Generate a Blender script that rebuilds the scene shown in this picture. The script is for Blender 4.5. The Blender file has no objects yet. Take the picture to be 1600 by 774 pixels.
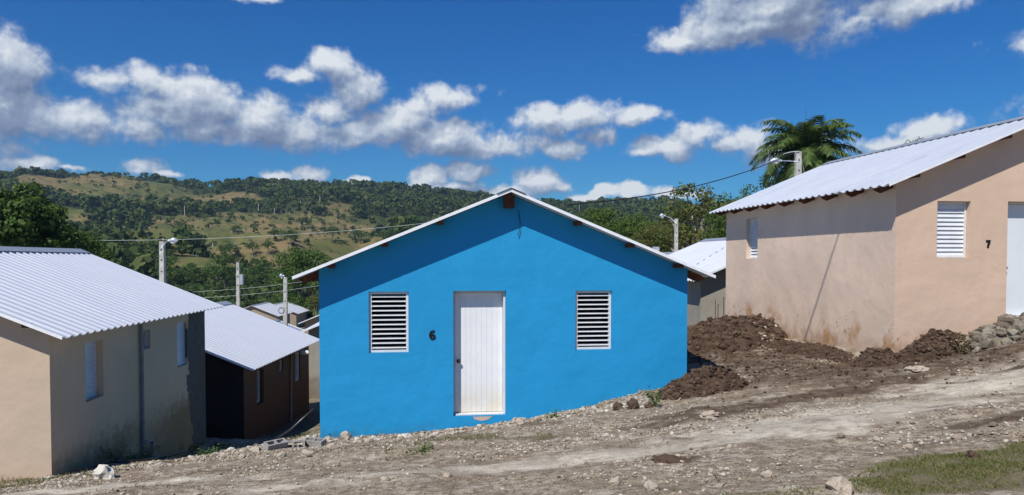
import bpy, math, random
import numpy as np
R = math.radians
random.seed(7)
rng = np.random.default_rng(7)
scn = bpy.context.scene
COL = scn.collection

# ------------------------------------------------------------------ camera, sky, sun
F, CY, PITCH = 1201.14, 444.6, 0.031          # focal length / principal row, in pixels of a 1600 px wide frame
cam = bpy.data.objects.new('camera', bpy.data.cameras.new('camera'))
COL.objects.link(cam)
cam.rotation_euler = (math.pi/2 - PITCH, 0, 0)
cam.data.sensor_width = 36
cam.data.lens = 36*F/1600
cam.data.shift_y = (CY - 387)/1600
cam.data.clip_start = 0.1
cam.data.clip_end = 9000
scn.camera = cam

SUN_DIR = np.array([0.213, 0.376, -0.535]); SUN_DIR /= np.linalg.norm(SUN_DIR)   # the way sunlight travels
SUN_EL = math.asin(-SUN_DIR[2]); SUN_AZ = math.atan2(-SUN_DIR[0], -SUN_DIR[1])
sun = bpy.data.objects.new('sun', bpy.data.lights.new('sun', 'SUN'))
COL.objects.link(sun)
import mathutils
sun.rotation_euler = mathutils.Vector(tuple(SUN_DIR)).to_track_quat('-Z', 'Y').to_euler()
sun.data.energy = 5.0
sun.data.angle = R(0.5)
sun.data.color = (1.0, 0.95, 0.87)
scn.view_settings.view_transform = 'Standard'
scn.view_settings.look = 'None'
scn.view_settings.exposure = 0.0
scn.view_settings.gamma = 1.0
scn.render.film_transparent = False
scn.cycles.max_bounces = 6
scn.cycles.diffuse_bounces = 3
scn.cycles.transparent_max_bounces = 4
scn.cycles.use_denoising = True


class G:
    """small helper for writing node trees"""
    def __init__(s, nt): s.nt = nt
    def n(s, t, **k):
        nd = s.nt.nodes.new(t)
        for a, b in k.items():
            if a.startswith('i_'): s.put(nd.inputs[a[2:].replace('_', ' ')], b)
            else: setattr(nd, a, b)
        return nd
    def put(s, sock, v):
        if isinstance(v, bpy.types.NodeSocket): s.nt.links.new(v, sock)
        else: sock.default_value = v
    def m(s, op, a, b=0.0, c=None, clamp=False):
        nd = s.nt.nodes.new('ShaderNodeMath'); nd.operation = op; nd.use_clamp = clamp
        s.put(nd.inputs[0], a); s.put(nd.inputs[1], b)
        if c is not None: s.put(nd.inputs[2], c)
        return nd.outputs[0]
    def v(s, op, a, b=(0, 0, 0), c=None, out=0):
        nd = s.nt.nodes.new('ShaderNodeVectorMath'); nd.operation = op
        s.put(nd.inputs[0], a); s.put(nd.inputs[1], b)
        if c is not None: s.put(nd.inputs[2], c)
        return nd.outputs[out]
    def noise(s, vec, scale, detail=4, rough=0.55, dist=0.0, col=False):
        nd = s.nt.nodes.new('ShaderNodeTexNoise')
        if vec is not None: s.put(nd.inputs['Vector'], vec)
        nd.inputs['Scale'].default_value = scale; nd.inputs['Detail'].default_value = detail
        nd.inputs['Roughness'].default_value = rough; nd.inputs['Distortion'].default_value = dist
        return nd.outputs[1 if col else 0]
    def ss(s, x, lo, hi, a=0.0, b=1.0):
        nd = s.nt.nodes.new('ShaderNodeMapRange'); nd.interpolation_type = 'SMOOTHSTEP'
        s.put(nd.inputs[0], x)
        for i, q in zip((1, 2, 3, 4), (lo, hi, a, b)): s.put(nd.inputs[i], q)
        return nd.outputs[0]
    def mix(s, f, a, b, mode='MIX'):
        nd = s.nt.nodes.new('ShaderNodeMix'); nd.data_type = 'RGBA'; nd.blend_type = mode
        s.put(nd.inputs[0], f)
        for i, q in ((6, a), (7, b)):
            s.put(nd.inputs[i], (*q, 1) if isinstance(q, tuple) and len(q) == 3 else q)
        return nd.outputs[2]
    def sep(s, vec):
        nd = s.nt.nodes.new('ShaderNodeSeparateXYZ'); s.put(nd.inputs[0], vec); return nd.outputs


# clouds: centre column, centre row, half width, half height, in frame pixels, and weight
CLOUDS = [
 (0,95,55,48,1),(-25,130,60,50,.7),(75,182,80,32,.9),(20,165,60,30,.8),(120,205,60,18,.5),
 (245,135,55,30,1),(185,128,60,18,.6),(262,172,55,32,1),(228,205,35,20,.7),(300,150,40,30,.6),
 (345,170,55,40,1.1),(400,192,65,38,1.1),(470,208,80,30,1),(330,205,75,22,.8),(560,145,42,28,1),(520,172,45,22,.9),
 (620,195,58,42,1.15),(690,215,75,32,1.1),(655,170,35,22,1),(765,228,62,22,1),(560,205,40,20,.8),(700,152,60,20,.8),
 (515,103,42,24,1),(475,120,42,12,.7),(545,115,30,14,.6),
 (850,190,48,26,1),(915,182,52,24,1),(985,183,55,15,.9),(932,212,30,26,1),(880,232,55,16,.8),(835,222,40,18,.6),
 (1045,230,55,20,1),(1092,212,42,22,1),(1010,238,35,10,.7),(1175,215,45,22,.8),(1215,235,50,22,.8),(1130,228,40,16,.7),
 (1150,50,120,26,1.1),(1200,20,130,32,1.1),(1070,68,60,14,.9),(1255,35,60,40,.7),(1400,15,80,25,.9),(1350,35,60,10,.6),(1240,-20,160,40,1),
 (60,258,38,12,1),(110,266,28,7,.8),(225,262,32,15,.9),(262,272,18,6,.8),(430,277,24,11,1),(485,270,30,17,1.1),(560,284,20,8,1),(600,288,20,6,.7),
 (672,275,30,24,1.3),(725,268,46,17,1.0),(700,292,60,12,1.0),(790,302,60,13,1.2),(838,283,40,24,1.3),(870,292,22,12,.7),(945,298,22,12,1.3),(985,300,30,13,1.3),(1050,300,45,12,.6),(920,308,50,8,.8),
 (1450,205,45,20,1),(1385,228,55,18,.9),(390,-4,45,9,.6),(1500,215,30,12,.6),(-80,150,120,80,1),(1720,160,90,40,1),(1650,60,60,20,.8),
]

def build_world():
    w = bpy.data.worlds.new('World'); scn.world = w; w.use_nodes = True
    nt = w.node_tree; nt.nodes.clear(); g = G(nt)
    # density group: input = (azimuth, elevation) in degrees
    ng = bpy.data.node_groups.new('cloud_density', 'ShaderNodeTree')
    ng.interface.new_socket('P', in_out='INPUT', socket_type='NodeSocketVector')
    ng.interface.new_socket('D', in_out='OUTPUT', socket_type='NodeSocketFloat')
    gg = G(ng); gi = gg.n('NodeGroupInput'); go = gg.n('NodeGroupOutput')
    p = gi.outputs[0]
    warp = gg.noise(p, 0.35, 3, 0.6, col=True)
    warp = gg.v('MULTIPLY_ADD', gg.v('SUBTRACT', warp, (.5, .5, .5)), (2.2, 1.5, 0), p)
    d = None
    for cx, cy, rx, ry, wt in CLOUDS:
        az = math.degrees(math.atan((cx-800)/F)); el = math.degrees(math.atan((407-cy)/F*math.cos(math.radians(az))))
        sx = math.degrees(rx/F)*1.12; sy = math.degrees(ry/F)*1.1
        q = gg.v('MULTIPLY_ADD', warp, (1/sx, 1/sy, 0), (-az/sx, -el/sy, 0))
        ln = gg.v('LENGTH', q, out=1)
        f = gg.m('MULTIPLY_ADD', ln, -wt, wt)
        d = f if d is None else gg.m('SMOOTH_MAX', d, f, 0.25)
    n1 = gg.noise(p, 0.38, 8, 0.52)
    n2 = gg.noise(p, 1.8, 4, 0.6)
    dd = gg.m('ADD', d, gg.m('MULTIPLY', gg.m('SUBTRACT', n1, 0.5), 1.75))
    dd = gg.m('ADD', dd, gg.m('MULTIPLY', gg.m('SUBTRACT', n2, 0.5), 0.45))
    ng.links.new(dd, go.inputs[0])

    geo = g.n('ShaderNodeTexCoord').outputs['Generated']
    x, y, z = g.sep(geo)
    az = g.m('MULTIPLY', g.m('ARCTAN2', x, y), 180/math.pi)
    el = g.m('MULTIPLY', g.m('ARCSINE', z), 180/math.pi)
    cv = g.n('ShaderNodeCombineXYZ'); g.put(cv.inputs[0], az); g.put(cv.inputs[1], el)
    P = cv.outputs[0]
    def dens(off):
        nd = g.n('ShaderNodeGroup'); nd.node_tree = ng
        g.put(nd.inputs[0], g.v('ADD', P, off)); return nd.outputs[0]
    d0 = dens((0, 0, 0)); d1 = dens((-0.6, 1.5, 0)); d2 = dens((-.15, .3, 0))
    alpha = g.ss(d0, -0.10, 0.52)
    thick = g.ss(d0, 0.25, 1.1)
    lit = g.m('SUBTRACT', d0, d1)
    lit = g.m('MULTIPLY_ADD', lit, 0.62, 0.46)
    lit = g.m('MULTIPLY_ADD', g.m('SUBTRACT', d0, d2), 0.45, lit)
    lit = g.m('SUBTRACT', lit, g.m('MULTIPLY', thick, 0.16))
    ramp = g.n('ShaderNodeValToRGB'); g.put(ramp.inputs[0], lit)
    e = ramp.color_ramp.elements
    e[0].position = 0.0; e[0].color = (0.16, 0.21, 0.34, 1)
    e[1].position = 1.0; e[1].color = (0.86, 0.90, 0.94, 1)
    e.new(0.36).color = (0.28, 0.35, 0.49, 1); e.new(0.64).color = (0.50, 0.58, 0.70, 1)
    sky = g.n('ShaderNodeTexSky'); sky.sky_type = 'NISHITA'; sky.sun_disc = False
    sky.sun_elevation = SUN_EL; sky.sun_rotation = SUN_AZ
    sky.air_density = 1.0; sky.dust_density = 0.25; sky.ozone_density = 3.0
    hs = g.n('ShaderNodeHueSaturation'); hs.inputs['Hue'].default_value = 0.5
    hs.inputs['Saturation'].default_value = 1.35; hs.inputs['Value'].default_value = 1.0
    g.put(hs.inputs['Color'], sky.outputs[0])
    b1 = g.n('ShaderNodeBackground'); g.put(b1.inputs[0], g.mix(1.0, hs.outputs[0], (.36, .99, 1.50), 'MULTIPLY')); b1.inputs[1].default_value = 0.060
    b2 = g.n('ShaderNodeBackground'); g.put(b2.inputs[0], ramp.outputs[0]); b2.inputs[1].default_value = 0.95
    mx = g.n('ShaderNodeMixShader'); g.put(mx.inputs[0], g.m('MULTIPLY', alpha, 0.97))
    g.put(mx.inputs[1], b1.outputs[0]); g.put(mx.inputs[2], b2.outputs[0])
    out = g.n('ShaderNodeOutputWorld'); g.put(out.inputs[0], mx.outputs[0])
build_world()

# ------------------------------------------------------------------ numeric noise and terrain
def _h(ix, iy, s):
    n = (ix.astype(np.int64)*374761393 + iy.astype(np.int64)*668265263 + s*982451653) & 0xffffffff
    n = ((n ^ (n >> 13))*1274126177) & 0xffffffff
    return ((n ^ (n >> 16)) & 0xffff)/65535.0
def vn(x, y, s=0):
    ix = np.floor(x); iy = np.floor(y); fx = x-ix; fy = y-iy
    fx = fx*fx*(3-2*fx); fy = fy*fy*(3-2*fy)
    a = _h(ix, iy, s); b = _h(ix+1, iy, s); c = _h(ix, iy+1, s); d = _h(ix+1, iy+1, s)
    return (a*(1-fx)+b*fx)*(1-fy)+(c*(1-fx)+d*fx)*fy
def fbm(x, y, o=4, s=0, r=0.5):
    t = 0; a = 1; n = 0
    for k in range(o):
        t = t+a*(vn(x*2**k+17.3*k, y*2**k+9.1*k, s+k)-0.5); n += a; a *= r
    return t/n*2
def sstep(x, a, b):
    t = np.clip((x-a)/(b-a), 0, 1); return t*t*(3-2*t)

TP = np.array([
 (0,0,-1.6),(0,5,-1.78),(5,5,-1.37),(-5,5,-2.28),(-5.6,8.4,-2.62),(-9,8.4,-3.1),(10,5,-.95),(0,9,-2.2),(6,9,-1.62),(3.1,9.5,-1.95),
 (-7.18,11.9,-3.33),(-3.15,12.5,-2.93),(0,12.9,-2.66),(3.03,13.3,-2.17),(6.78,13.6,-1.74),(8.96,13.9,-1.2),(12,13.6,-.95),
 (-14,11,-4.0),(-20,10,-4.8),(-7.4,15.6,-3.95),(-7.68,19.15,-4.5),(-4.3,13.5,-3.25),(-4.1,16,-3.6),(-4.6,18.8,-4.1),(-6.1,18.5,-4.75),(-6.2,16,-4.2),(-6.5,22,-5.1),(-5.0,24,-4.9),(-6.5,27,-5.4),
 (-7.75,28.6,-5.65),(-8.6,32.4,-5.85),(-3.5,20,-3.9),(2.5,20,-2.5),(4.3,17,-1.98),(5.6,19,-1.95),(5.7,23,-2.9),(5,30,-3.4),(12,24,-2.5),
 (-37,100,-9.6),(-37.8,114,-10.1),(-18,60,-8.4),(-22,67,-7.7),(-13.5,50,-6.6),(30,60,-3.6),(0,60,-6.2),(0,120,-9),(60,120,-5),(-80,100,-11),
 (40,20,0),(-40,10,-6),(15,-10,.5),(-15,-10,-2.5),(-40,40,-8),(-15,24,-5.5),(140,60,-2),(-140,60,-11),(0,-60,0),(0,160,-10),(-100,160,-11),(100,160,-8)], float)
def _U(r2): return np.where(r2 > 0, r2*np.log(np.maximum(r2, 1e-9)), 0)
_n = len(TP)
_K = _U(((TP[:, None, :2]-TP[None, :, :2])**2).sum(-1)) + np.eye(_n)*0.5
_Pm = np.c_[np.ones(_n), TP[:, :2]]
_A = np.zeros((_n+3, _n+3)); _A[:_n, :_n] = _K; _A[:_n, _n:] = _Pm; _A[_n:, :_n] = _Pm.T
_w = np.linalg.solve(_A, np.r_[TP[:, 2], 0, 0, 0])
def terr(x, y):
    x = np.asarray(x, float); y = np.asarray(y, float)
    sh = np.broadcast(x, y).shape
    x = np.broadcast_to(x, sh).ravel(); y = np.broadcast_to(y, sh).ravel()
    out = np.empty(len(x))
    for i in range(0, len(x), 40000):
        a = x[i:i+40000]; b = y[i:i+40000]
        r = np.hypot(a, b)
        k = np.where(r > 170, 170/np.maximum(r, 1), 1)         # beyond the settlement the sheet runs on level
        aa = a*k; bb = b*k
        u = _U((aa[:, None]-TP[None, :, 0])**2+(bb[:, None]-TP[None, :, 1])**2)
        z = u@_w[:_n]+_w[_n]+_w[_n+1]*aa+_w[_n+2]*bb
        f = sstep(r, 120, 240)
        out[i:i+40000] = z*(1-f)-11*f
    return out.reshape(sh)
def relief(x, y):
    """small bumps and ruts of the near ground"""
    x = np.asarray(x, float); y = np.asarray(y, float)
    near = 1-sstep(np.hypot(x, y), 30, 60)
    return near*(0.09*fbm(x*.55, y*.8, 3, 3)+0.035*fbm(x*3, y*3, 3, 9)+0.02*np.abs(fbm(x*9, y*9, 2, 5)))-0.02
def gz(x, y): return float(terr(x, y)+relief(x, y))
def at(px, py):
    """ground point seen in a given direction from the street"""
    u = px-800; v = CY-py; c, s = math.cos(PITCH), math.sin(PITCH)
    d = np.array([u, F*c+v*s, -F*s+v*c]); d /= d[1]
    t = np.linspace(2, 120, 6000)
    z = terr(d[0]*t, t)+relief(d[0]*t, t)
    i = np.argmax(z > d[2]*t)
    return float(d[0]*t[i]), float(t[i]), float(z[i])

# ------------------------------------------------------------------ object helpers
def tag(o, label=None, cat=None, group=None, kind=None):
    if label: o['label'] = label
    if cat: o['category'] = cat
    if group: o['group'] = group
    if kind: o['kind'] = kind
    return o
def empty(name, loc=(0, 0, 0), rz=0):
    o = bpy.data.objects.new(name, None); COL.objects.link(o); o.location = loc; o.rotation_euler = (0, 0, rz)
    o.empty_display_size = .3
    return o
def mesh_np(name, V, Fc, mat, parent=None, smooth=False, attrs=None):
    V = np.asarray(V, np.float32); Fc = np.asarray(Fc, np.int32)
    me = bpy.data.meshes.new(name); k = Fc.shape[1]
    me.vertices.add(len(V)); me.vertices.foreach_set('co', V.ravel())
    me.loops.add(Fc.size); me.loops.foreach_set('vertex_index', Fc.ravel())
    me.polygons.add(len(Fc)); me.polygons.foreach_set('loop_start', np.arange(0, Fc.size, k, dtype=np.int32))
    try: me.polygons.foreach_set('loop_total', np.full(len(Fc), k, np.int32))
    except Exception: pass
    me.polygons.foreach_set('use_smooth', np.full(len(Fc), smooth))
    me.update(calc_edges=True)
    if attrs:
        for an, av in attrs.items():
            a = me.attributes.new(an, 'FLOAT', 'POINT'); a.data.foreach_set('value', np.asarray(av, np.float32))
    me.materials.append(mat)
    o = bpy.data.objects.new(name, me); COL.objects.link(o)
    if parent: o.parent = parent
    return o
class MB:
    def __init__(s): s.v = []; s.f = []
    def add(s, vs, fs):
        b = len(s.v); s.v += [tuple(map(float, p)) for p in vs]; s.f += [tuple(i+b for i in q) for q in fs]; return s
    def quad(s, a, b, c, d): return s.add([a, b, c, d], [(0, 1, 2, 3)])
    def box(s, x0, x1, y0, y1, z0, z1):
        return s.add([(x0,y0,z0),(x1,y0,z0),(x1,y1,z0),(x0,y1,z0),(x0,y0,z1),(x1,y0,z1),(x1,y1,z1),(x0,y1,z1)],
                     [(3,2,1,0),(4,5,6,7),(0,1,5,4),(1,2,6,5),(2,3,7,6),(3,0,4,7)])
    def pris(s, poly, y0, y1, ax='y'):
        """polygon in x,z pushed along y (or polygon in y,z pushed along x)"""
        n = len(poly)
        f = (lambda a, b, t: (a, t, b)) if ax == 'y' else (lambda a, b, t: (t, a, b))
        v = [f(a, b, y0) for a, b in poly]+[f(a, b, y1) for a, b in poly]
        q = [tuple(range(n)), tuple(range(2*n-1, n-1, -1))]+[(i, i+n, (i+1) % n+n, (i+1) % n) for i in range(n)]
        return s.add(v, q)
    def tube(s, pts, r, seg=8, cap=True):
        pts = [mathutils.Vector(p) for p in pts]
        rr = r if isinstance(r, (list, tuple)) else [r]*len(pts)
        b = len(s.v)
        for i, p in enumerate(pts):
            t = (pts[min(i+1, len(pts)-1)]-pts[max(i-1, 0)]).normalized()
            a = t.cross(mathutils.Vector((0, 0, 1)))
            if a.length < .05: a = t.cross(mathutils.Vector((0, 1, 0)))
            a.normalize(); c = t.cross(a)
            for k in range(seg):
                an = 2*math.pi*k/seg; q = p+(a*math.cos(an)+c*math.sin(an))*rr[i]; s.v.append(tuple(q))
        for i in range(len(pts)-1):
            for k in range(seg):
                k2 = (k+1) % seg
                s.f.append((b+i*seg+k, b+i*seg+k2, b+(i+1)*seg+k2, b+(i+1)*seg+k))
        if cap:
            s.f.append(tuple(b+k for k in range(seg))); s.f.append(tuple(b+(len(pts)-1)*seg+k for k in reversed(range(seg))))
        return s
    def build(s, name, mat, parent=None, smooth=False):
        me = bpy.data.meshes.new(name); me.from_pydata(s.v, [], s.f); me.update()
        me.materials.append(mat)
        if smooth: me.polygons.foreach_set('use_smooth', [True]*len(me.polygons))
        o = bpy.data.objects.new(name, me); COL.objects.link(o)
        if parent: o.parent = parent
        return o

# ------------------------------------------------------------------ materials
def new_mat(name, rough=.8, spec=.3):
    m = bpy.data.materials.new(name); m.use_nodes = True; nt = m.node_tree
    b = nt.nodes['Principled BSDF']; b.inputs['Roughness'].default_value = rough
    b.inputs['Specular IOR Level'].default_value = spec
    return m, G(nt), b
def plain(name, col, rough=.7, metal=0, var=.12, scale=6, spec=.3, bump=0):
    m, g, b = new_mat(name, rough, spec)
    oc = g.n('ShaderNodeTexCoord').outputs['Object']
    n = g.noise(oc, scale, 5, .6)
    lo = tuple(c*(1-var) for c in col); hi = tuple(min(1, c*(1+var)) for c in col)
    g.put(b.inputs['Base Color'], g.mix(g.ss(n, .3, .7), lo, hi)); b.inputs['Metallic'].default_value = metal
    if bump:
        bp = g.n('ShaderNodeBump'); bp.inputs['Strength'].default_value = bump; bp.inputs['Distance'].default_value = .02
        g.put(bp.inputs['Height'], g.noise(oc, scale*4, 4, .6)); g.put(b.inputs['Normal'], bp.outputs[0])
    return m
def wall_mat(name, col, dirt=(.12, .08, .05), dirt_z=None, dirt_top=.5, blot=.07, patch=None, mud=None, streak=0, rust=None, rough=.85):
    """painted render over block: soft trowel unevenness, faint blotches, stains that hug the base"""
    m, g, b = new_mat(name, rough, .25)
    oc = g.n('ShaderNodeTexCoord').outputs['Object']
    x, y, z = g.sep(oc)
    n = g.noise(oc, .9, 4, .55); n2 = g.noise(oc, 5, 5, .6); n3 = g.noise(oc, 30, 3, .6)
    c = g.mix(g.ss(n, .3, .7), tuple(q*(1-blot) for q in col), tuple(min(1, q*(1+blot*.6)) for q in col))
    c = g.mix(g.m('MULTIPLY', g.ss(n2, .45, .75), .5), c, tuple(q*(1-blot) for q in col))
    c = g.mix(g.m('MULTIPLY', g.ss(g.noise(oc, 13, 2, .5), .76, .79), .6), c, (.09, .07, .055))       # nicks and nail holes
    if streak:
        st = g.v('MULTIPLY', oc, (9, 9, .5)); sn = g.ss(g.noise(st, 1, 4, .6), .55, .75)
        c = g.mix(g.m('MULTIPLY', sn, streak), c, dirt)
    if dirt_z is not None:      # splash-back stain above the footing
        e = g.m('ADD', z, g.m('MULTIPLY_ADD', n2, .9, -.45))
        k = g.ss(e, dirt_z, dirt_z+dirt_top, 1, 0)
        c = g.mix(g.m('MULTIPLY', k, g.ss(n, .25, .6, .35, .9)), c, dirt)
    if rust:
        e = g.m('ADD', z, g.m('MULTIPLY_ADD', n, 1.2, -.6)); k = g.ss(e, rust[0], rust[0]+.4, 1, 0)
        k = g.m('MULTIPLY', k, g.ss(g.noise(oc, 1.6, 3, .6), .5, .62))
        c = g.mix(g.m('MULTIPLY', k, .8), c, rust[1])
    if mud:                     # thrown mud specks
        k = g.m('MULTIPLY', g.ss(g.noise(g.v('MULTIPLY', oc, (1, 1, 1.4)), 9, 6, .78), .585, .61), g.ss(z, mud[0], mud[1], 1, 0))
        k = g.m('MULTIPLY', k, g.ss(g.noise(oc, 1.1, 2, .5), .45, .6))
        c = g.mix(g.m('MULTIPLY', k, .85), c, (.10, .065, .045))
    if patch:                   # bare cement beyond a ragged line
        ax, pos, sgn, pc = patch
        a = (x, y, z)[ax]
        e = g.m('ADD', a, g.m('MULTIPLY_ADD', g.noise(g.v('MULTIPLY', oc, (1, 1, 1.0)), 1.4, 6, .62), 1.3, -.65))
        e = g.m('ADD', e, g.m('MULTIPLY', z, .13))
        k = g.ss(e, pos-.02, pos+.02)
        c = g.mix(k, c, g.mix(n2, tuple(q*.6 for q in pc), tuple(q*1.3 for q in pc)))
    g.put(b.inputs['Base Color'], c)
    bp = g.n('ShaderNodeBump'); bp.inputs['Strength'].default_value = .35; bp.inputs['Distance'].default_value = .02
    h = g.m('ADD', g.m('MULTIPLY', g.noise(oc, 2.2, 3, .5), 3.0), g.m('MULTIPLY', n2, .35)); h = g.m('ADD', h, g.m('MULTIPLY', n3, .06))
    g.put(bp.inputs['Height'], h); g.put(b.inputs['Normal'], bp.outputs[0])
    return m
def roof_mat(name, col=(.93, .95, .97), metal=.5, rough=.34, stain=.06):
    m, g, b = new_mat(name, rough, .5)
    oc = g.n('ShaderNodeTexCoord').outputs['Object']
    n = g.noise(g.v('MULTIPLY', oc, (.5, 4, 1)), 1.2, 5, .6)
    n2 = g.noise(g.v('MULTIPLY', oc, (.6, 9, 1)), 1.5, 3, .6)
    c = g.mix(g.m('MULTIPLY', g.ss(n, .5, .75), stain), col, tuple(q*.62 for q in col))
    at_ = g.n('ShaderNodeAttribute'); at_.attribute_name = 'trough'      # dark lines of shade and reflection between ribs, painted into the troughs
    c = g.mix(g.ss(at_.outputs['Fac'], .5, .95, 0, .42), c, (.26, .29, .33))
    g.put(b.inputs['Base Color'], c); b.inputs['Metallic'].default_value = metal
    g.put(b.inputs['Roughness'], g.ss(n2, .3, .7, rough-.02, rough+.04))
    return m
M = {}
M['blue'] = wall_mat('blue_paint', (.016, .285, .58), dirt=(.04, .17, .27), dirt_z=-.55, blot=.05, rough=.7)
M['peach7'] = wall_mat('peach_paint_worn', (.64, .47, .35), dirt=(.30, .17, .09), dirt_z=-.85, dirt_top=.6, mud=(-.35, .1), blot=.06, rust=(-.5, (.40, .19, .07)))
M['side7'] = wall_mat('pinkish_render_worn', (.72, .56, .435), dirt=(.30, .19, .11), dirt_z=-.85, dirt_top=.6, mud=(-.2, .25), blot=.09, rust=(-.40, (.42, .22, .09)))
M['peachA'] = wall_mat('peach_paint', (.55, .43, .32), dirt=(.20, .15, .09), dirt_z=-.15, dirt_top=.3, blot=.05)
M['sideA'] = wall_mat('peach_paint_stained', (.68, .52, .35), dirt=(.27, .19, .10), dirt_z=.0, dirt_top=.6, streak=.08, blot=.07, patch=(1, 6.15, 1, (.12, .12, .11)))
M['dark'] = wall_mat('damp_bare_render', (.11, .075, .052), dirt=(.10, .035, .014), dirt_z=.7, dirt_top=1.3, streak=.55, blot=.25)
M['shade_black'] = wall_mat('shade_painted_render', (.028, .024, .022), dirt=(.02, .015, .012), dirt_z=.3, blot=.3)  # near-black colour carries the tan house's cast shadow on the gable
M['grey'] = wall_mat('grey_render', (.34, .32, .27), dirt=(.18, .15, .11), dirt_z=.2, dirt_top=.5, streak=.25, blot=.1)
M['beige'] = wall_mat('beige_render', (.36, .29, .21), dirt=(.22, .16, .1), dirt_z=.1, dirt_top=.5, streak=.15, blot=.1)
M['grey_paint'] = plain('grey_panel', (.26, .26, .26))
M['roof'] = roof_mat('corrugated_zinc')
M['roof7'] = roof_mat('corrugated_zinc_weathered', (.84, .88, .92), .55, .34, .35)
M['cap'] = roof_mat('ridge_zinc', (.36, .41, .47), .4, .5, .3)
M['trim'] = plain('bright_zinc_edge', (.84, .86, .88), .5, metal=.1, var=.05, spec=.5)
M['wood'] = plain('red_brown_timber', (.10, .038, .02), .8, var=.35, scale=9)
M['white'] = plain('white_door_paint', (.80, .80, .80), .45, var=.02, scale=3, spec=.4)
M['frame'] = plain('white_frame', (.66, .67, .68), .45, var=.05, spec=.4)
M['slat'] = plain('aluminium_slat', (.78, .80, .82), .4, metal=.15, var=.05, spec=.5)
M['steel'] = plain('dark_steel', (.12, .11, .10), .35, metal=.8)
M['black'] = plain('black_paint', (.012, .012, .014), .5)
M['rubber'] = plain('black_cable', (.02, .02, .024), .6)
M['pale_cable'] = plain('pale_cable', (.55, .58, .55), .5)
M['pvc'] = plain('grey_plastic_pipe', (.24, .29, .33), .45, var=.15)
M['pvc_dirty'] = plain('dirty_white_pipe', (.28, .20, .14), .6, var=.3)
M['concrete'] = plain('pale_concrete', (.46, .45, .41), .9, var=.2, scale=5, bump=.3)
M['lamp'] = plain('lamp_shell', (.50, .54, .60), .35, metal=.3, var=.05)
M['glass'] = plain('lamp_glass', (.62, .66, .70), .15, var=.05, spec=.6)
M['tower'] = plain('tower_steel', (.22, .27, .30), .6, metal=.3)
M['rust'] = plain('rusty_bar', (.10, .06, .045), .8)
M['block'] = plain('cinder_block', (.30, .29, .27), .95, var=.2, scale=10, bump=.5)
M['box'] = plain('meter_box', (.36, .40, .44), .6)

def door_mat():
    m, g, b = new_mat('white_door', .42, .4)
    oc = g.n('ShaderNodeTexCoord').outputs['Object']; x, y, z = g.sep(oc)
    n = g.noise(oc, 3, 4, .6)
    c = g.mix(g.ss(n, .3, .7), (.76, .78, .80), (.82, .83, .84))
    k = g.m('MULTIPLY', g.ss(z, .0, .7, 1, 0), g.ss(n, .3, .6, .25, .7))
    c = g.mix(k, c, (.62, .54, .38))
    sp = g.ss(g.noise(oc, 16, 3, .6), .70, .73)
    c = g.mix(g.m('MULTIPLY', sp, .5), c, (.3, .27, .24))
    g.put(b.inputs['Base Color'], c); return m
M['door'] = door_mat()
M['door7'] = plain('pale_door', (.70, .74, .77), .4, var=.04, scale=2, spec=.4)

# ------------------------------------------------------------------ house
W, L = 6.232, 7.2987
ZE, OS, OF, OB, ZR = 2.3174, .3685, .3451, .2776, 3.7385
SL = (ZR-ZE)/(W/2+OS)
ZS, ZT = 1.0824, 2.0937
WL, WR, DR = (.7972, 1.4471), (4.2605, 4.8932), (2.1838, 3.07)
NT = math.hypot(1, SL)
def wall_grid(mb, u0, u1, z0, z1, holes, fn, depth, nrm):
    """flat wall in the u,z plane with rectangular holes; fn(u, z, d) gives the point, d = depth into the wall"""
    us = sorted({u0, u1, *[h[0] for h in holes], *[h[1] for h in holes]})
    zs = sorted({z0, z1, *[h[2] for h in holes], *[h[3] for h in holes]})
    for i in range(len(us)-1):
        for j in range(len(zs)-1):
            a, b, c, d = us[i], us[i+1], zs[j], zs[j+1]
            if any(h[0] <= a+1e-6 and h[1] >= b-1e-6 and h[2] <= c+1e-6 and h[3] >= d-1e-6 for h in holes): continue
            mb.quad(fn(a, c, 0), fn(b, c, 0), fn(b, d, 0), fn(a, d, 0))
    for a, b, c, d in holes:
        e = depth
        mb.quad(fn(a, c, 0), fn(a, d, 0), fn(a, d, e), fn(a, c, e)); mb.quad(fn(b, c, 0), fn(b, c, e), fn(b, d, e), fn(b, d, 0))
        mb.quad(fn(a, d, 0), fn(b, d, 0), fn(b, d, e), fn(a, d, e)); mb.quad(fn(a, c, 0), fn(a, c, e), fn(b, c, e), fn(b, c, 0))

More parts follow.
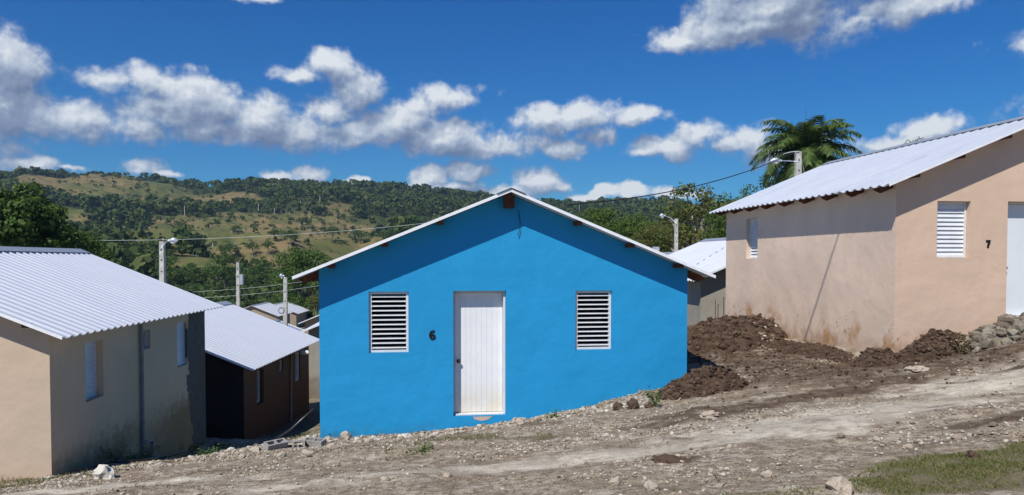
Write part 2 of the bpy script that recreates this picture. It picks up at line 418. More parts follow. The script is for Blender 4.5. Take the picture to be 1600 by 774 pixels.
def window(parent, fn, a, b, c, d, depth, tilt, n=12, fw=.04, frame_mat='frame', fill=None):
    """louvred window filling the hole a..b, c..d, set back by depth"""
    def bx(mb, u0, u1, z0, z1, d0, d1):
        P = [fn(u, z, q) for q in (d0, d1) for (u, z) in ((u0, z0), (u1, z0), (u1, z1), (u0, z1))]
        mb.add(P, [(0, 1, 2, 3), (7, 6, 5, 4), (0, 4, 5, 1), (1, 5, 6, 2), (2, 6, 7, 3), (3, 7, 4, 0)])
    fr = MB(); a += .004; b -= .004; c += .004; d -= .004
    bx(fr, a, a+fw, c, d, depth, depth+.06); bx(fr, b-fw, b, c, d, depth, depth+.06)
    bx(fr, a+fw, b-fw, d-fw, d, depth, depth+.06); bx(fr, a+fw, b-fw, c, c+fw, depth, depth+.06)
    f = fr.build('window', M[frame_mat], parent)
    sl = MB(); h = (d-c-2*fw)/n; bl = h*(fill or (1.12 if tilt > 45 else 1.0))
    for i in range(n):
        zc = c+fw+h*(i+.5); dz = math.sin(R(tilt))*bl/2; dd = math.cos(R(tilt))*bl/2; t = .004
        u0, u1 = a+fw, b-fw
        pts = []
        for u in (u0, u1):
            pts += [fn(u, zc-dz-t, depth+.03-dd), fn(u, zc-dz+t, depth+.03-dd), fn(u, zc+dz+t, depth+.03+dd), fn(u, zc+dz-t, depth+.03+dd)]
        sl.add(pts, [(0, 1, 2, 3), (7, 6, 5, 4), (0, 4, 5, 1), (1, 5, 6, 2), (2, 6, 7, 3), (3, 7, 4, 0)])
    sl.build('louvre_slats', M['slat'], f)
    return f

def corrugated(parent, mat, capmat, pitch=.245, h=.036, ripple=True, teeth=True):
    Lr = L+OF+OB
    n = max(1, round(Lr/pitch)); p = Lr/n
    prof = []
    for i in range(n):
        y = -OF+i*p
        if ripple: prof += [(y, h), (y+p*.22, h), (y+p*.42, 0), (y+p*.80, 0)]
        else: prof += [(y, 0)]
    prof.append((Lr-OF, h if ripple else 0))
    nx, nz = -SL/NT, 1/NT
    V = []; Fq = []; t = .006
    for sgn in (-1, 1):
        xs = np.array([0, (W/2+OS)*.5, W/2+OS])
        base = len(V)
        for lay in (0, 1):
            for xo in xs:
                for (y, hh) in prof:
                    z = ZR-SL*xo; hq = hh-lay*t
                    V.append((W/2+sgn*(xo-nx*hq*1.0*0) + sgn*(-nx)*hq, y, z+nz*hq))
        m = len(prof); lay_off = 3*m
        for lay in (0, 1):
            for i in range(2):
                for j in range(m-1):
                    q = [base+lay*lay_off+i*m+j, base+lay*lay_off+(i+1)*m+j, base+lay*lay_off+(i+1)*m+j+1, base+lay*lay_off+i*m+j+1]
                    if (sgn > 0) == (lay == 0): q.reverse()
                    Fq.append(q[::-1])
        for j in range(m-1):       # eave edge
            Fq.append([base+2*m+j, base+2*m+j+1, base+lay_off+2*m+j+1, base+lay_off+2*m+j])
        for j in (0, m-1):         # rakes
            for i in range(2):
                Fq.append([base+i*m+j, base+(i+1)*m+j, base+lay_off+(i+1)*m+j, base+lay_off+i*m+j])
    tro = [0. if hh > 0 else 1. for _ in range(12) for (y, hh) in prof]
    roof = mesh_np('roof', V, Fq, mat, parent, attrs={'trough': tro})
    # turned-down rake edge
    for sgn in (-1, 1):
        for y0, y1 in ((-OF-.008, -OF+.0), (Lr-OF, Lr-OF+.008)):
            P = []
            for xo in (0.0, W/2+OS):
                z = ZR-SL*xo
                for yy in (y0, y1):
                    for hq in (-.012, h+.002): P.append((W/2+sgn*(xo), yy, z+hq))
            tr = MB(); tr.add(P, [(0, 1, 5, 4), (2, 6, 7, 3), (1, 3, 7, 5), (0, 4, 6, 2), (0, 2, 3, 1), (4, 5, 7, 6)])
            tr.build('rake_trim', M['trim'], roof)
    cp = MB(); cw = .24
    for sgn in (-1, 1):
        z0 = ZR+h+.022; z1 = z0-SL*cw
        cp.add([(W/2, -OF-.03, z0), (W/2, Lr-OF+.03, z0), (W/2+sgn*cw, Lr-OF+.03, z1), (W/2+sgn*cw, -OF-.03, z1),
                (W/2, -OF-.03, z0-.008), (W/2, Lr-OF+.03, z0-.008), (W/2+sgn*cw, Lr-OF+.03, z1-.008), (W/2+sgn*cw, -OF-.03, z1-.008)],
               [(0, 1, 2, 3), (7, 6, 5, 4), (0, 3, 7, 4), (1, 5, 6, 2), (3, 2, 6, 7)])
    cp.build('ridge_cap', capmat, roof)
    return roof

def house(name, label, loc, yaw, front='peachA', left=None, right=None, group=None, detail=2, doors=True, fdepth=.05,
          ftilt=25, number=None, lwin=False, rwin=False, roofm='roof', z0=-1.6, fwin=True, swdepth=.10, stilt=65, knob=True, pitch=.245, doorm='door', rafters=True, z_backing=False):
    left = left or front; right = right or front
    root = empty(name, loc, yaw); tag(root, label, 'house', group)
    zt = ZE+SL*OS-.012
    Ff = lambda u, z, d: (u, d, z)
    holes = []
    if fwin: holes += [(WL[0], WL[1], ZS, ZT), (WR[0], WR[1], ZS, ZT)]
    if doors: holes.append((DR[0], DR[1], 0.0, 2.1))
    mb = MB(); wall_grid(mb, 0, W, z0, zt, holes, Ff, .15, None)
    mb.add([(0, 0, zt), (W, 0, zt), (W/2, 0, ZR-.015)], [(0, 1, 2)])
    mb.build('wall', M[front], root)
    mb = MB(); mb.quad((0, L, z0), (W, L, z0), (W, L, zt), (0, L, zt)); mb.add([(0, L, zt), (W, L, zt), (W/2, L, ZR-.015)], [(2, 1, 0)])
    mb.build('wall', M[front], root)
    Fl = lambda u, z, d: (0+d, u, z)
    Fr = lambda u, z, d: (W-d, u, z)
    lh = [(5.412, 6.0478, ZS, ZT)] if lwin else []
    rh = [(1.1409, 1.7947, ZS, ZT), (3.4512, 3.8977, 1.7014, ZT), (5.4033, 6.0505, ZS, ZT)] if rwin else []
    mb = MB(); wall_grid(mb, 0, L, z0, zt, lh, Fl, .15, None); mb.build('wall', M[left], root)
    mb = MB(); wall_grid(mb, 0, L, z0, zt, rh, Fr, .15, None); mb.build('wall', M[right], root)
    if fwin:
        for (a, b) in (WL, WR): window(root, Ff, a, b, ZS, ZT, fdepth, ftilt)
    for h in lh: window(root, Fl, *h, swdepth, stilt)
    for i, h in enumerate(rh):
        if i == 1 or z_backing: MB().box(W-.19, W-.16, h[0]-.05, h[1]+.05, h[2]-.05, h[3]+.05).build('dark_backing', M['black'], root)  # added black panel, stands in for the dark room behind the louvres
    for i, h in enumerate(rh): window(root, Fr, *h, swdepth if i else .12, stilt if i != 1 else 20, n=12 if i != 1 else 4, fill=None if i != 1 else .3, fw=.04 if i != 1 else .018)
    if doors:
        fr = MB(); a, b = DR; a += .004; b -= .004; fd = .13
        fr.box(a, a+.035, fd, .22, .004, 2.096); fr.box(b-.035, b, fd-.06, .22, .004, 2.096); fr.box(a+.035, b-.035, fd, .22, 2.06, 2.096)
        fr.box(a+.035, b-.035, fd-.1, .22, .004, .022)
        fo = fr.build('door_frame', M['frame'], root)
        dm = MB(); a += .037; b -= .037; n = 9 if doorm == 'door' else 1; w = (b-a)/n
        for i in range(n):
            x0 = a+i*w+.0022; x1 = a+(i+1)*w-.0022
            if n == 1: x0, x1 = a, b
            dm.box(x0, x1, .188, .22, .03, 2.055)
        dm.box(a+.001, b-.001, .1925, .219, .031, 2.054)
        do = dm.build('door', M[doorm], root)
        if knob:
            k = MB(); kx, kz = a+.055, .90
            k.tube([(kx, .188, kz), (kx, .178, kz)], .035, 12); k.tube([(kx, .178, kz), (kx, .145, kz)], .012, 8)
            k.tube([(kx, .145, kz), (kx, .136, kz), (kx, .120, kz), (kx, .112, kz)], [.016, .029, .029, .014], 12)
            k.build('door_knob', M['steel'], do, True)
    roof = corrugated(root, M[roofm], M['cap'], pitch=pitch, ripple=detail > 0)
    if detail > 1 and rafters:
        n = 9
        for i in range(n):
            y = .12+i*(L-.24)/(n-1)
            for sgn in (-1, 1):
                if not rwin and sgn > 0 and number != '6': continue
                if rwin: continue
                if number == '6' and i > 1: continue
                xw = W/2-.25; xe = W/2+OS-.03
                zf = lambda xo: ZR-SL*xo-.012
                P = []
                for yy in (y-.03, y+.03):
                    P += [(W/2+sgn*xw, yy, zf(xw)), (W/2+sgn*xe, yy, zf(xe)), (W/2+sgn*xe, yy, zf(xe)-.035), (W/2+sgn*(xe-.12), yy, zf(xe)-.085), (W/2+sgn*xw, yy, zf(xw)-.13)]
                MB().add(P, [(0, 1, 2, 3, 4), (9, 8, 7, 6, 5), (0, 5, 6, 1), (1, 6, 7, 2), (2, 7, 8, 3), (3, 8, 9, 4)]).build('rafter', M['wood'], roof)
        for sgn in (-1, 1):
            for xo in (1.15, 2.05, 2.9):
                z = ZR-SL*xo-.014
                MB().box(W/2+sgn*xo-.05, W/2+sgn*xo+.05, -.27, .05, z-.06, z).build('purlin', M['wood'], roof)
        MB().box(W/2-.09, W/2+.07, -.20, .03, ZR-.26, ZR-.05).build('ridge_beam', M['wood'], roof)
    if number:
        if number == '6':
            cl = [(.030, .060), (.012, .066), (-.012, .062), (-.030, .045), (-.038, .015), (-.036, -.020), (-.024, -.044), (0, -.052), (.024, -.044), (.033, -.022), (.024, .000), (0, .009), (-.022, .002), (-.034, -.012)]
        else:
            cl = [(-.040, .050), (.036, .050), (.020, .020), (.004, -.015), (-.004, -.062)]
        nm_ = MB(); hw = .019; LR = []
        for i, p in enumerate(cl):
            q0, q1 = cl[max(i-1, 0)], cl[min(i+1, len(cl)-1)]
            t = mathutils.Vector((q1[0]-q0[0], q1[1]-q0[1])).normalized(); w_ = hw*(1.3 if number == '7' and i == 1 else 1)
            LR.append(((p[0]-t.y*w_, p[1]+t.x*w_), (p[0]+t.y*w_, p[1]-t.x*w_)))
        for i in range(len(cl)-1):
            (a0, b0), (a1, b1) = LR[i], LR[i+1]
            nm_.add([(u_, -d_, z_) for d_ in (0, .008) for (u_, z_) in (a0, a1, b1, b0)], [(0, 1, 2, 3), (7, 6, 5, 4), (0, 4, 5, 1), (1, 5, 6, 2), (2, 6, 7, 3), (3, 7, 4, 0)])
        o = nm_.build('house_number', M['black'], root); o.location = (NUMX[number], -.002, 1.36 if number == '6' else 1.33); o.scale = (1.05, 1, 1.05)
        tag(o, 'black number '+number)
    return root
NUMX = {'6': 1.84, '7': 1.80}

blue = house('blue_house', 'bright blue gabled house numbered 6 with white door and open louvres', (-3.1462, 12.5209, -2.6065), .12571,
             front='blue', number='6', detail=2, fdepth=.045, ftilt=14)
h7 = house('peach_house', 'peach house numbered 7 on the higher ground behind heaps of dark soil', (6.7811, 13.6085, -1.03406), .135,
           front='peach7', left='side7', number='7', lwin=True, fdepth=.10, ftilt=68, swdepth=.10, stilt=60, roofm='roof7', doorm='door7')
hA = house('tan_house', 'tan house with shaded stained side wall and a grey downpipe', (-13.3983, 11.4693, -3.5011), .0685,
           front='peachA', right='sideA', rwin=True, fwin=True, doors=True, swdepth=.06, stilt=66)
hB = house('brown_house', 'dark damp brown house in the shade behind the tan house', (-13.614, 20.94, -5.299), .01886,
           front='shade_black', right='dark', rwin=True, fwin=False, doors=False, swdepth=.05, stilt=12, rafters=False, z_backing=True)
hC = house('grey_house', 'grey unpainted house in the gap between the blue house and the peach house', (5.65, 23.0, -2.93), .13,
           front='grey', lwin=False, detail=1, fwin=True, doors=False, fdepth=.1, z0=-2)
far = [
 ('grey_house', 'grey roofed house with only its ridge showing behind the blue house roof', (5.9, 33.4, -3.36), .13, 'grey', 1),
 ('grey_house', 'pale grey walled house just behind the left corner of the blue house', (-8.6, 32.4, -5.38), .10, 'grey', 1),
 ('grey_house', 'grey gable end half hidden left of the blue house, above the pale grey walled house', (-13.5, 50, -6.42), .08, 'beige', 1),
 ('beige_house', 'house with pale bluish roof at the foot of the pole with the cable coil', (-21.3, 53, -8.42), .05, 'beige', 0),
 ('beige_house', 'house whose white roof edge shows just above the brown house roof', (-28.4, 59.6, -7.5), .03, 'beige', 1),
 ('beige_house', 'far beige gabled house with a small front window, left of the two far houses', (-37.0, 100, -9.6), .05, 'beige', 1),
 ('beige_house', 'far beige house with a white roof, right of the two far houses', (-37.8, 112, -10.1), .05, 'beige', 1),
]
for nm, lb, loc, yaw, mt, dt in far:
    house(nm, lb, loc, yaw, front=mt, detail=dt, doors=False, fwin=(loc[1] > 90), rwin=False, fdepth=.08, ftilt=50, z0=-1.5, pitch=.3)

# details on the houses
def local_tube(parent, name, pts, r, mat, seg=10): return MB().tube(pts, r, seg).build(name, mat, parent, True)
dp = local_tube(hA, 'downpipe', [(W+.05, 3.34, 2.40), (W+.05, 3.34, -.30), (W+.07, 3.34, -.62), (W+.12, 3.34, -.72)], .036, M['pvc'])
local_tube(dp, 'pipe_branch', [(W+.03, 3.46, -.15), (W+.04, 3.85, -.2), (W+.04, 3.85, -.6)], .028, M['pvc'])
local_tube(hB, 'downpipe', [(W+.05, 4.7, 2.3), (W+.05, 4.6, -.3)], .035, M['pvc_dirty'])
lb = MB(); lb.tube([(W+.0, 5.2, 2.17), (W+.30, 5.2, 2.2)], .02, 6); lb.build('lamp_arm', M['frame'], hB)
lb = MB(); lb.tube([(W+.22, 5.2, 2.13), (W+.26, 5.2, 2.16), (W+.46, 5.2, 2.15), (W+.50, 5.2, 2.13)], [.04, .08, .08, .04], 10); lb.build('wall_lamp', M['white'], hB, True)
local_tube(blue, 'cable', [(W/2+.16, -.03, 3.45), (W/2+.19, -.03, 3.25), (W/2+.18, -.03, 3.12), (W/2+.15, -.03, 3.02)], .006, M['rubber'], 6)
chip = MB(); chip.add([(DR[0]+.32, -.004, -.015), (DR[0]+.36, -.004, -.065), (DR[0]+.47, -.004, -.09), (DR[0]+.58, -.004, -.07), (DR[0]+.66, -.004, -.012)], [(0, 1, 2, 3, 4)])
chip.build('chipped_plaster', plain('bare_plaster', (.48, .40, .34)), blue)
# bare column rods of the grey house and its vent pipe
rb = MB()
for dx in (0, .26):
    for dy in (0, .2): rb.tube([(.36+dx, -.25-dy, -.6), (.36+dx, -.25-dy, 1.75+dx*.4-dy*.5)], .012, 5)
for z in (.45, 1.1):
    rb.tube([(.33, -.23, z), (.65, -.23, z), (.65, -.48, z), (.33, -.48, z), (.33, -.23, z)], .012, 5)
hc_m = lambda p: tuple(mathutils.Matrix.Rotation(.13, 3, 'Z') @ mathutils.Vector(p) + mathutils.Vector((5.65, 23.0, -2.93)))
rb.v = [hc_m(p) for p in rb.v]
tag(rb.build('rebar_cage', M['rust']), 'thin rusty rebar column rods standing against the grey wall', 'rebar')
vp = MB(); vp.tube([hc_m((.55, 6.2, 2.2)), hc_m((.62, 6.2, 3.45))], .14, 12)
o = vp.build('vent_pipe', M['frame'], None, True); tag(o, 'short leaning white pipe sticking up beyond the blue roof', 'pipe')

# ------------------------------------------------------------------ ground sheet
def axis(lo, hi, fine, far_lo, far_hi, g=1.12):
    a = list(np.arange(lo, hi, fine)); s = fine; x = hi
    while x < far_hi: a.append(x); s *= g; x += s
    s = fine; x = lo-fine; b = []
    while x > far_lo: b.append(x); s *= g; x -= s
    return np.array(b[::-1]+a)
X = axis(-10.5, 11.5, .07, -2500, 2500); Y = axis(3.2, 21, .07, -1500, 4000)
XX, YY = np.meshgrid(X, Y)
ZZ = terr(XX, YY)+relief(XX, YY)
def gauss(cx, cy, rx, ry, ang=0, pw=2):
    c, s = math.cos(R(ang)), math.sin(R(ang)); dx = XX-cx; dy = YY-cy
    u = (dx*c+dy*s)/rx; v = (-dx*s+dy*c)/ry
    return np.exp(-(u*u+v*v)**(pw/2))
# where dark soil, pale worn track and grass lie, in metres on the ground
nz1 = fbm(XX*.8, YY*1.2, 4, 21); nz2 = fbm(XX*2.5, YY*3.5, 4, 31)
soil = np.zeros_like(XX)
for a in ((4.6, 15.6, 2.0, 2.8, 0, 1.15), (5.8, 12.7, 3.0, 1.2, 8, 1.4), (3.5, 12.6, 1.3, .8, 0, 1.0), (-.6, 11.6, 4.2, .8, 7, .42), (-4.5, 11.8, 2.2, .9, 0, .45), (5.5, 6.9, 3.5, .35, 10, .5), (.5, 8.7, 3.5, .4, 8, .34), (-3.0, 9.4, 3, .5, 5, .34), (8.8, 12.4, 2.6, .9, 4, 1.2), (4.8, 11.3, 3.2, .5, 20, 1.0), (8.2, 11.4, 2.4, .3, 12, .8),
          (2.6, 10.9, 1.4, .3, 14, .7), (5.6, 8.0, 2.0, .3, 10, 1.0), (4.2, 7.2, 1.2, .22, 8, .7), (1.6, 7.2, .35, .12, 0, 1.0), (2.0, 8.8, .9, .2, 10, .5), (7.5, 9.3, 1.5, .25, 14, .8)):
    soil = np.maximum(soil, a[5]*gauss(*a[:5]))
soil = sstep(soil+.5*nz1+.55*nz2, .36, .80)
soil = soil*(1-.85*gauss(3.9, 12.0, .9, .35, 5))
track = np.zeros_like(XX)
for a in ((0.8, 7.9, 2.6, .7, 8, .95), (3.8, 9.2, 2.8, 1.1, 18, 1.15), (6.8, 10.6, 2.6, 1.0, 17, 1.1), (8.7, 12.0, 1.4, .3, 10, 1.1), (-4.2, 8.6, 2.0, .45, 0, .9), (-2.4, 7.2, 2.2, .35, 5, .6), (2.4, 7.4, 1.0, .3, 10, .6)):
    track = np.maximum(track, a[5]*gauss(*a[:5]))
track = sstep(track+.45*nz1+.4*nz2, .38, .9)
grs = np.zeros_like(XX)
for a in ((4.1, 5.9, 2.4, .75, 18, 1.2), (-.75, 10.6, .9, .5, 0, .9), (2.4, 12.2, .8, .6, 0, .7), (-6.8, 11.2, 1.6, .75, 0, 1.3), (-4.2, 14.2, .8, 1.2, 0, .8), (-5.8, 12.2, 1.4, .5, 0, .7), (-3.9, 17, 1.2, 2.5, 0, .8),(.3, 9.9, .8, .3, 0, .4)):
    grs = np.maximum(grs, a[5]*gauss(*a[:5]))
grs = np.where(YY > 22, .8, grs)
grs = sstep(grs+.5*nz1+.3*nz2, .45, .8)
ZZ = ZZ+soil*.05*np.abs(fbm(XX*6, YY*6, 3, 44))-track*.015
ny, nx = XX.shape
idx = np.arange(nx*ny).reshape(ny, nx)
Fc = np.stack([idx[:-1, :-1], idx[:-1, 1:], idx[1:, 1:], idx[1:, :-1]], -1).reshape(-1, 4)
def ground_mat():
    m, g, b = new_mat('ground', .95, .15)
    oc = g.n('ShaderNodeTexCoord').outputs['Object']
    def at_(nm): nd = g.n('ShaderNodeAttribute'); nd.attribute_name = nm; return nd.outputs['Fac']
    n1 = g.noise(oc, 1.3, 6, .65); n2 = g.noise(oc, 9, 6, .7); n3 = g.noise(oc, 45, 4, .7)
    vo = g.n('ShaderNodeTexVoronoi'); vo.feature = 'F1'; g.put(vo.inputs['Vector'], oc); vo.inputs['Scale'].default_value = 34
    vo2 = g.n('ShaderNodeTexVoronoi'); g.put(vo2.inputs['Vector'], oc); vo2.inputs['Scale'].default_value = 75
    c = g.mix(g.ss(n1, .35, .65), (.37, .305, .215), (.54, .46, .35))
    c = g.mix(g.m('MULTIPLY', g.ss(n2, .47, .6), .7), c, (.15, .11, .075))
    st = g.m('MULTIPLY', g.ss(vo.outputs[0], .2, .36, 1, 0), g.ss(g.sep(vo.outputs[1])[0], .45, .55))
    c = g.mix(st, c, g.mix(g.sep(vo.outputs[1])[1], (.55, .50, .43), (.34, .27, .19)))
    gap = g.m('MULTIPLY', g.ss(vo.outputs[0], .30, .52), g.ss(n2, .38, .58, .25, .8))
    c = g.mix(gap, c, (.15, .112, .075))
    mid = g.noise(g.v('MULTIPLY', oc, (1, 1.4, 1)), 3.2, 5, .7)
    c = g.mix(g.m('MULTIPLY', g.ss(mid, .50, .60), .55), c, (.215, .16, .11))
    c = g.mix(g.m('MULTIPLY', g.ss(mid, .46, .36), .45), c, (.60, .54, .44))
    st2 = g.m('MULTIPLY', g.ss(vo2.outputs[0], .2, .35, 1, 0), g.ss(g.sep(vo2.outputs[1])[0], .5, .6))
    c = g.mix(st2, c, (.44, .40, .34))
    tr = at_('track')
    tc = g.mix(g.ss(n1, .35, .65), (.52, .47, .385), (.70, .635, .51))
    tc = g.mix(g.m('MULTIPLY', g.ss(n2, .55, .7), .5), tc, (.22, .20, .18))
    c = g.mix(g.m('MULTIPLY', tr, g.ss(mid, .35, .6, .92, .5)), c, tc)
    so = at_('soil')
    sc = g.mix(g.ss(n2, .35, .65), (.055, .036, .024), (.125, .082, .055))
    sc = g.mix(g.m('MULTIPLY', g.ss(n3, .58, .68), .5), sc, (.26, .21, .16))
    c = g.mix(g.m('MULTIPLY', so, g.ss(mid, .36, .6, .6, .95)), c, sc)
    gr = at_('grass')
    gc = g.mix(g.ss(n2, .35, .65), (.06, .07, .025), (.19, .155, .09))
    c = g.mix(g.m('MULTIPLY', gr, .7), c, gc)
    g.put(b.inputs['Base Color'], c)
    bp = g.n('ShaderNodeBump'); bp.inputs['Strength'].default_value = .9; bp.inputs['Distance'].default_value = .035
    h = g.m('ADD', g.m('MULTIPLY', n2, 1.0), g.m('MULTIPLY', n3, .5)); h = g.m('ADD', h, g.m('MULTIPLY', st, .35))
    g.put(bp.inputs['Height'], h); g.put(b.inputs['Normal'], bp.outputs[0])
    return m
M['ground'] = ground_mat()
go = mesh_np('ground', np.stack([XX, YY, ZZ], -1).reshape(-1, 3), Fc, M['ground'], smooth=True,
             attrs={'soil': soil.ravel(), 'track': track.ravel(), 'grass': grs.ravel()})
tag(go, kind='structure')

# ------------------------------------------------------------------ loose stones
def ico():
    import bmesh
    bm = bmesh.new(); bmesh.ops.create_icosphere(bm, subdivisions=1, radius=1)
    v = np.array([q.co[:] for q in bm.verts]); f = np.array([[w.index for w in p.verts] for p in bm.faces]); bm.free(); return v, f
IV, IF = ico()
def ico2(sub):
    import bmesh
    bm = bmesh.new(); bmesh.ops.create_icosphere(bm, subdivisions=sub, radius=1)
    v = np.array([q.co[:] for q in bm.verts]); f = np.array([[w.index for w in p.verts] for p in bm.faces]); bm.free(); return v, f
def rocks(pos, size, flat=.6, jit=.28):
    n = len(pos); nv = len(IV)
    j = 1+rng.uniform(-jit, jit, (n, nv, 1))
    V = IV[None]*j*np.stack([rng.uniform(.7, 1.3, n), rng.uniform(.7, 1.3, n), rng.uniform(.6, 1.2, n)*flat], -1)[:, None]
    a = rng.uniform(0, 6.28, n); c, s = np.cos(a), np.sin(a)
    x = V[..., 0]*c[:, None]-V[..., 1]*s[:, None]; y = V[..., 0]*s[:, None]+V[..., 1]*c[:, None]
    V = np.stack([x, y, V[..., 2]], -1)*size[:, None, None]+pos[:, None]
    Fx = (IF[None]+(np.arange(n)*nv)[:, None, None]).reshape(-1, 3)
    return V.reshape(-1, 3), Fx
def island_mat(name, cols, rough=.9, tl=False, tone=False):
    m, g, b = new_mat(name, rough, .15)
    ge = g.n('ShaderNodeNewGeometry'); r = g.n('ShaderNodeValToRGB'); g.put(r.inputs[0], ge.outputs['Random Per Island'])
    e = r.color_ramp.elements; e[0].color = (*cols[0], 1); e[1].color = (*cols[-1], 1)
    for i in range(1, len(cols)-1): e.new(i/(len(cols)-1)).color = (*cols[i], 1)
    oc = g.n('ShaderNodeTexCoord').outputs['Object']
    c = r.outputs[0]
    if tone:       # each tree has its own leaf colour
        nd = g.n('ShaderNodeAttribute'); nd.attribute_name = 'tone'
        c = g.mix(g.ss(nd.outputs['Fac'], 0, .55, .55, 0), c, (.02, .05, .016)); c = g.mix(g.ss(nd.outputs['Fac'], .6, 1, 0, .7), c, (.13, .15, .045))
    if not tl: c = g.mix(g.m('MULTIPLY', g.ss(g.noise(oc, 40, 4, .6), .45, .7), .35), c, tuple(q*.6 for q in cols[0]))
    g.put(b.inputs['Base Color'], c)
    if tl:
        t = g.n('ShaderNodeBsdfTranslucent'); g.put(t.inputs[0], c); mx = g.n('ShaderNodeMixShader'); mx.inputs[0].default_value = .28
        o = m.node_tree.nodes['Material Output']; g.put(mx.inputs[1], b.outputs[0]); g.put(mx.inputs[2], t.outputs[0]); g.put(o.inputs[0], mx.outputs[0])
    return m
M['stone'] = island_mat('limestone', [(.14, .10, .07), (.34, .28, .20), (.46, .41, .34), (.58, .54, .47), (.22, .17, .12), (.40, .33, .25), (.50, .46, .40)])
M['pale_stone'] = island_mat('pale_limestone', [(.42, .37, .30), (.54, .50, .43), (.60, .57, .50)])
M['clod'] = island_mat('soil_clods', [(.045, .028, .019), (.09, .058, .038), (.13, .088, .06), (.065, .042, .028)])
M['clodgrey'] = island_mat('grey_clods', [(.10, .08, .06), (.20, .17, .13), (.28, .25, .20), (.13, .10, .08)])

def inside_house(x, y):
    m = np.zeros_like(x, bool)
    for (hx, hy, ya) in ((-3.146, 12.521, .1257), (6.781, 13.609, .135), (-13.398, 11.469, .0685), (-13.892, 21.367, .0189)):
        c, s = math.cos(ya), math.sin(ya); dx, dy = x-hx, y-hy
        u = dx*c+dy*s; v = -dx*s+dy*c; m |= (u > 0) & (u < W) & (v > 0) & (v < L)
    return m
def lookup(A, x, y):
    ix = np.clip(np.searchsorted(X, x), 0, nx-1); iy = np.clip(np.searchsorted(Y, y), 0, ny-1); return A[iy, ix]
def scatter(n, x0, x1, y0, y1, dens):
    x = rng.uniform(x0, x1, n); y = np.sqrt(rng.uniform(0, 1, n))*(y1-y0)+y0
    y = y1-(y-y0) if False else y
    k = (rng.uniform(0, 1, n) < dens(x, y)) & ~inside_house(x, y)
    return x[k], y[k]
# gravel, everywhere on the street
dn = lambda x, y: (1-.55*sstep(x, 1.5, 4.5)*sstep(y, 7.2, 8.2))*np.clip(.22+1.5*fbm(x*.7, y*1.1, 4, 61), .03, 1)*(1-.9*lookup(track, x, y))*(1-.55*lookup(grs, x, y))*(1-.88*lookup(soil, x, y))
x, y = scatter(150000, -9.5, 11, 3.5, 14.5, dn)
z = lookup(ZZ, x, y); sz = .005+.016*rng.random(len(x))**2.4+.018*(rng.random(len(x)) > .99)
V, Fx = rocks(np.stack([x, y, z+sz*.3], -1), sz, .7)
tag(mesh_np('gravel', V, Fx, M['stone']), 'pale limestone gravel strewn over the sloping dirt street', 'gravel', kind='stuff')
# coarser rubble along the wall feet
dn2 = lambda x, y: np.clip(1.3*np.exp(-((y-(12.1+.1257*x))/.45)**2)*(x > -6.5)*(x < 2.2)+.9*np.exp(-((x+5.2)/1.4)**2-((y-12.3)/1.1)**2)+.4*np.exp(-((x+4.2)/2.2)**2-((y-11.3)/.8)**2)+.35*np.exp(-((x-5)/2)**2-((y-7.4)/.5)**2), 0, 1)
x, y = scatter(16000, -9, 9, 5, 15, dn2)
z = lookup(ZZ, x, y); sz = .015+.045*rng.random(len(x))**2.5
V, Fx = rocks(np.stack([x, y, z+sz*.15], -1), sz, .65)
tag(mesh_np('rubble', V, Fx, M['stone']), 'broken tan limestone rubble along the foot of the blue wall', 'rubble', kind='stuff')
x, y = scatter(5200, 2.5, 10.5, 9.5, 17, lambda x, y: .02+lookup(soil, x, y)*.9)
z = lookup(ZZ, x, y); sz = .009+.03*rng.random(len(x))**3
V, Fx = rocks(np.stack([x, y, z+sz*.1], -1), sz, .7)
tag(mesh_np('soil_crumbs', V, Fx, M['clod']), 'loose crumbs of dark soil between the blue and peach houses', 'soil', kind='stuff')

def stone(name, px, py, r, label, cat='stone', mat='pale_stone', flat=.6, sub=3, group=None, seed=0, lift=.25):
    v, f = ico2(sub); n = fbm(v[:, 0]*1.6+seed*7, v[:, 1]*1.6+v[:, 2]*2.1, 4, seed+70)
    n2 = fbm(v[:, 2]*3+seed, v[:, 0]*3-v[:, 1]*3, 3, seed+90)
    V = v*(1+.5*n+.25*n2)[:, None]*np.array([r, r*.72, r*flat])*.85
    V = V+np.sign(V)*0+rng.normal(size=V.shape)*r*.035
    gx, gy, gzv = at(px, py)
    o = mesh_np(name, V, f, M[mat]); o.location = (gx, gy, gzv+r*flat*lift); o.rotation_euler = (0, 0, seed*1.3)
    tag(o, label, cat, group); return o
stone('stone', 1312, 766, .14, 'large pale rock at the edge of the grass in the bottom right', flat=.5, seed=1, mat='stone')
stone('stone', 163, 748, .16, 'pale concrete lump standing by the corner of the tan house', flat=.9, seed=2)
stone('soil_clod', 965, 640, .12, 'smaller dark round soil clod against the blue wall', 'soil clod', 'clod', .8, seed=3)
stone('soil_clod', 990, 639, .15, 'larger dark round soil clod against the blue wall', 'soil clod', 'clod', .85, seed=4)
stone('soil_clod', 1014, 637, .09, 'dark soil clod beside the green weed at the blue wall', 'soil clod', 'clod', .7, seed=14)
stone('stone', 1110, 652, .20, 'flat grey brown stone in front of the corner soil heap', mat='stone', flat=.35, seed=5)
stone('stone', 632, 684, .17, 'flat grey slab of stone below the left window of the blue house', mat='pale_stone', flat=.28, seed=6)
stone('stone', 1433, 580, .20, 'grey stone lying in the road before the peach house corner', mat='stone', flat=.35, seed=7)
stone('stone', 1519, 718, .08, 'dark round stone at the upper edge of the grass verge', mat='clod', flat=.7, seed=8)
stone('stone', 1050, 722, .22, 'flat dark lump of soil in the middle of the street', 'soil patch', 'clod', .16, seed=9)
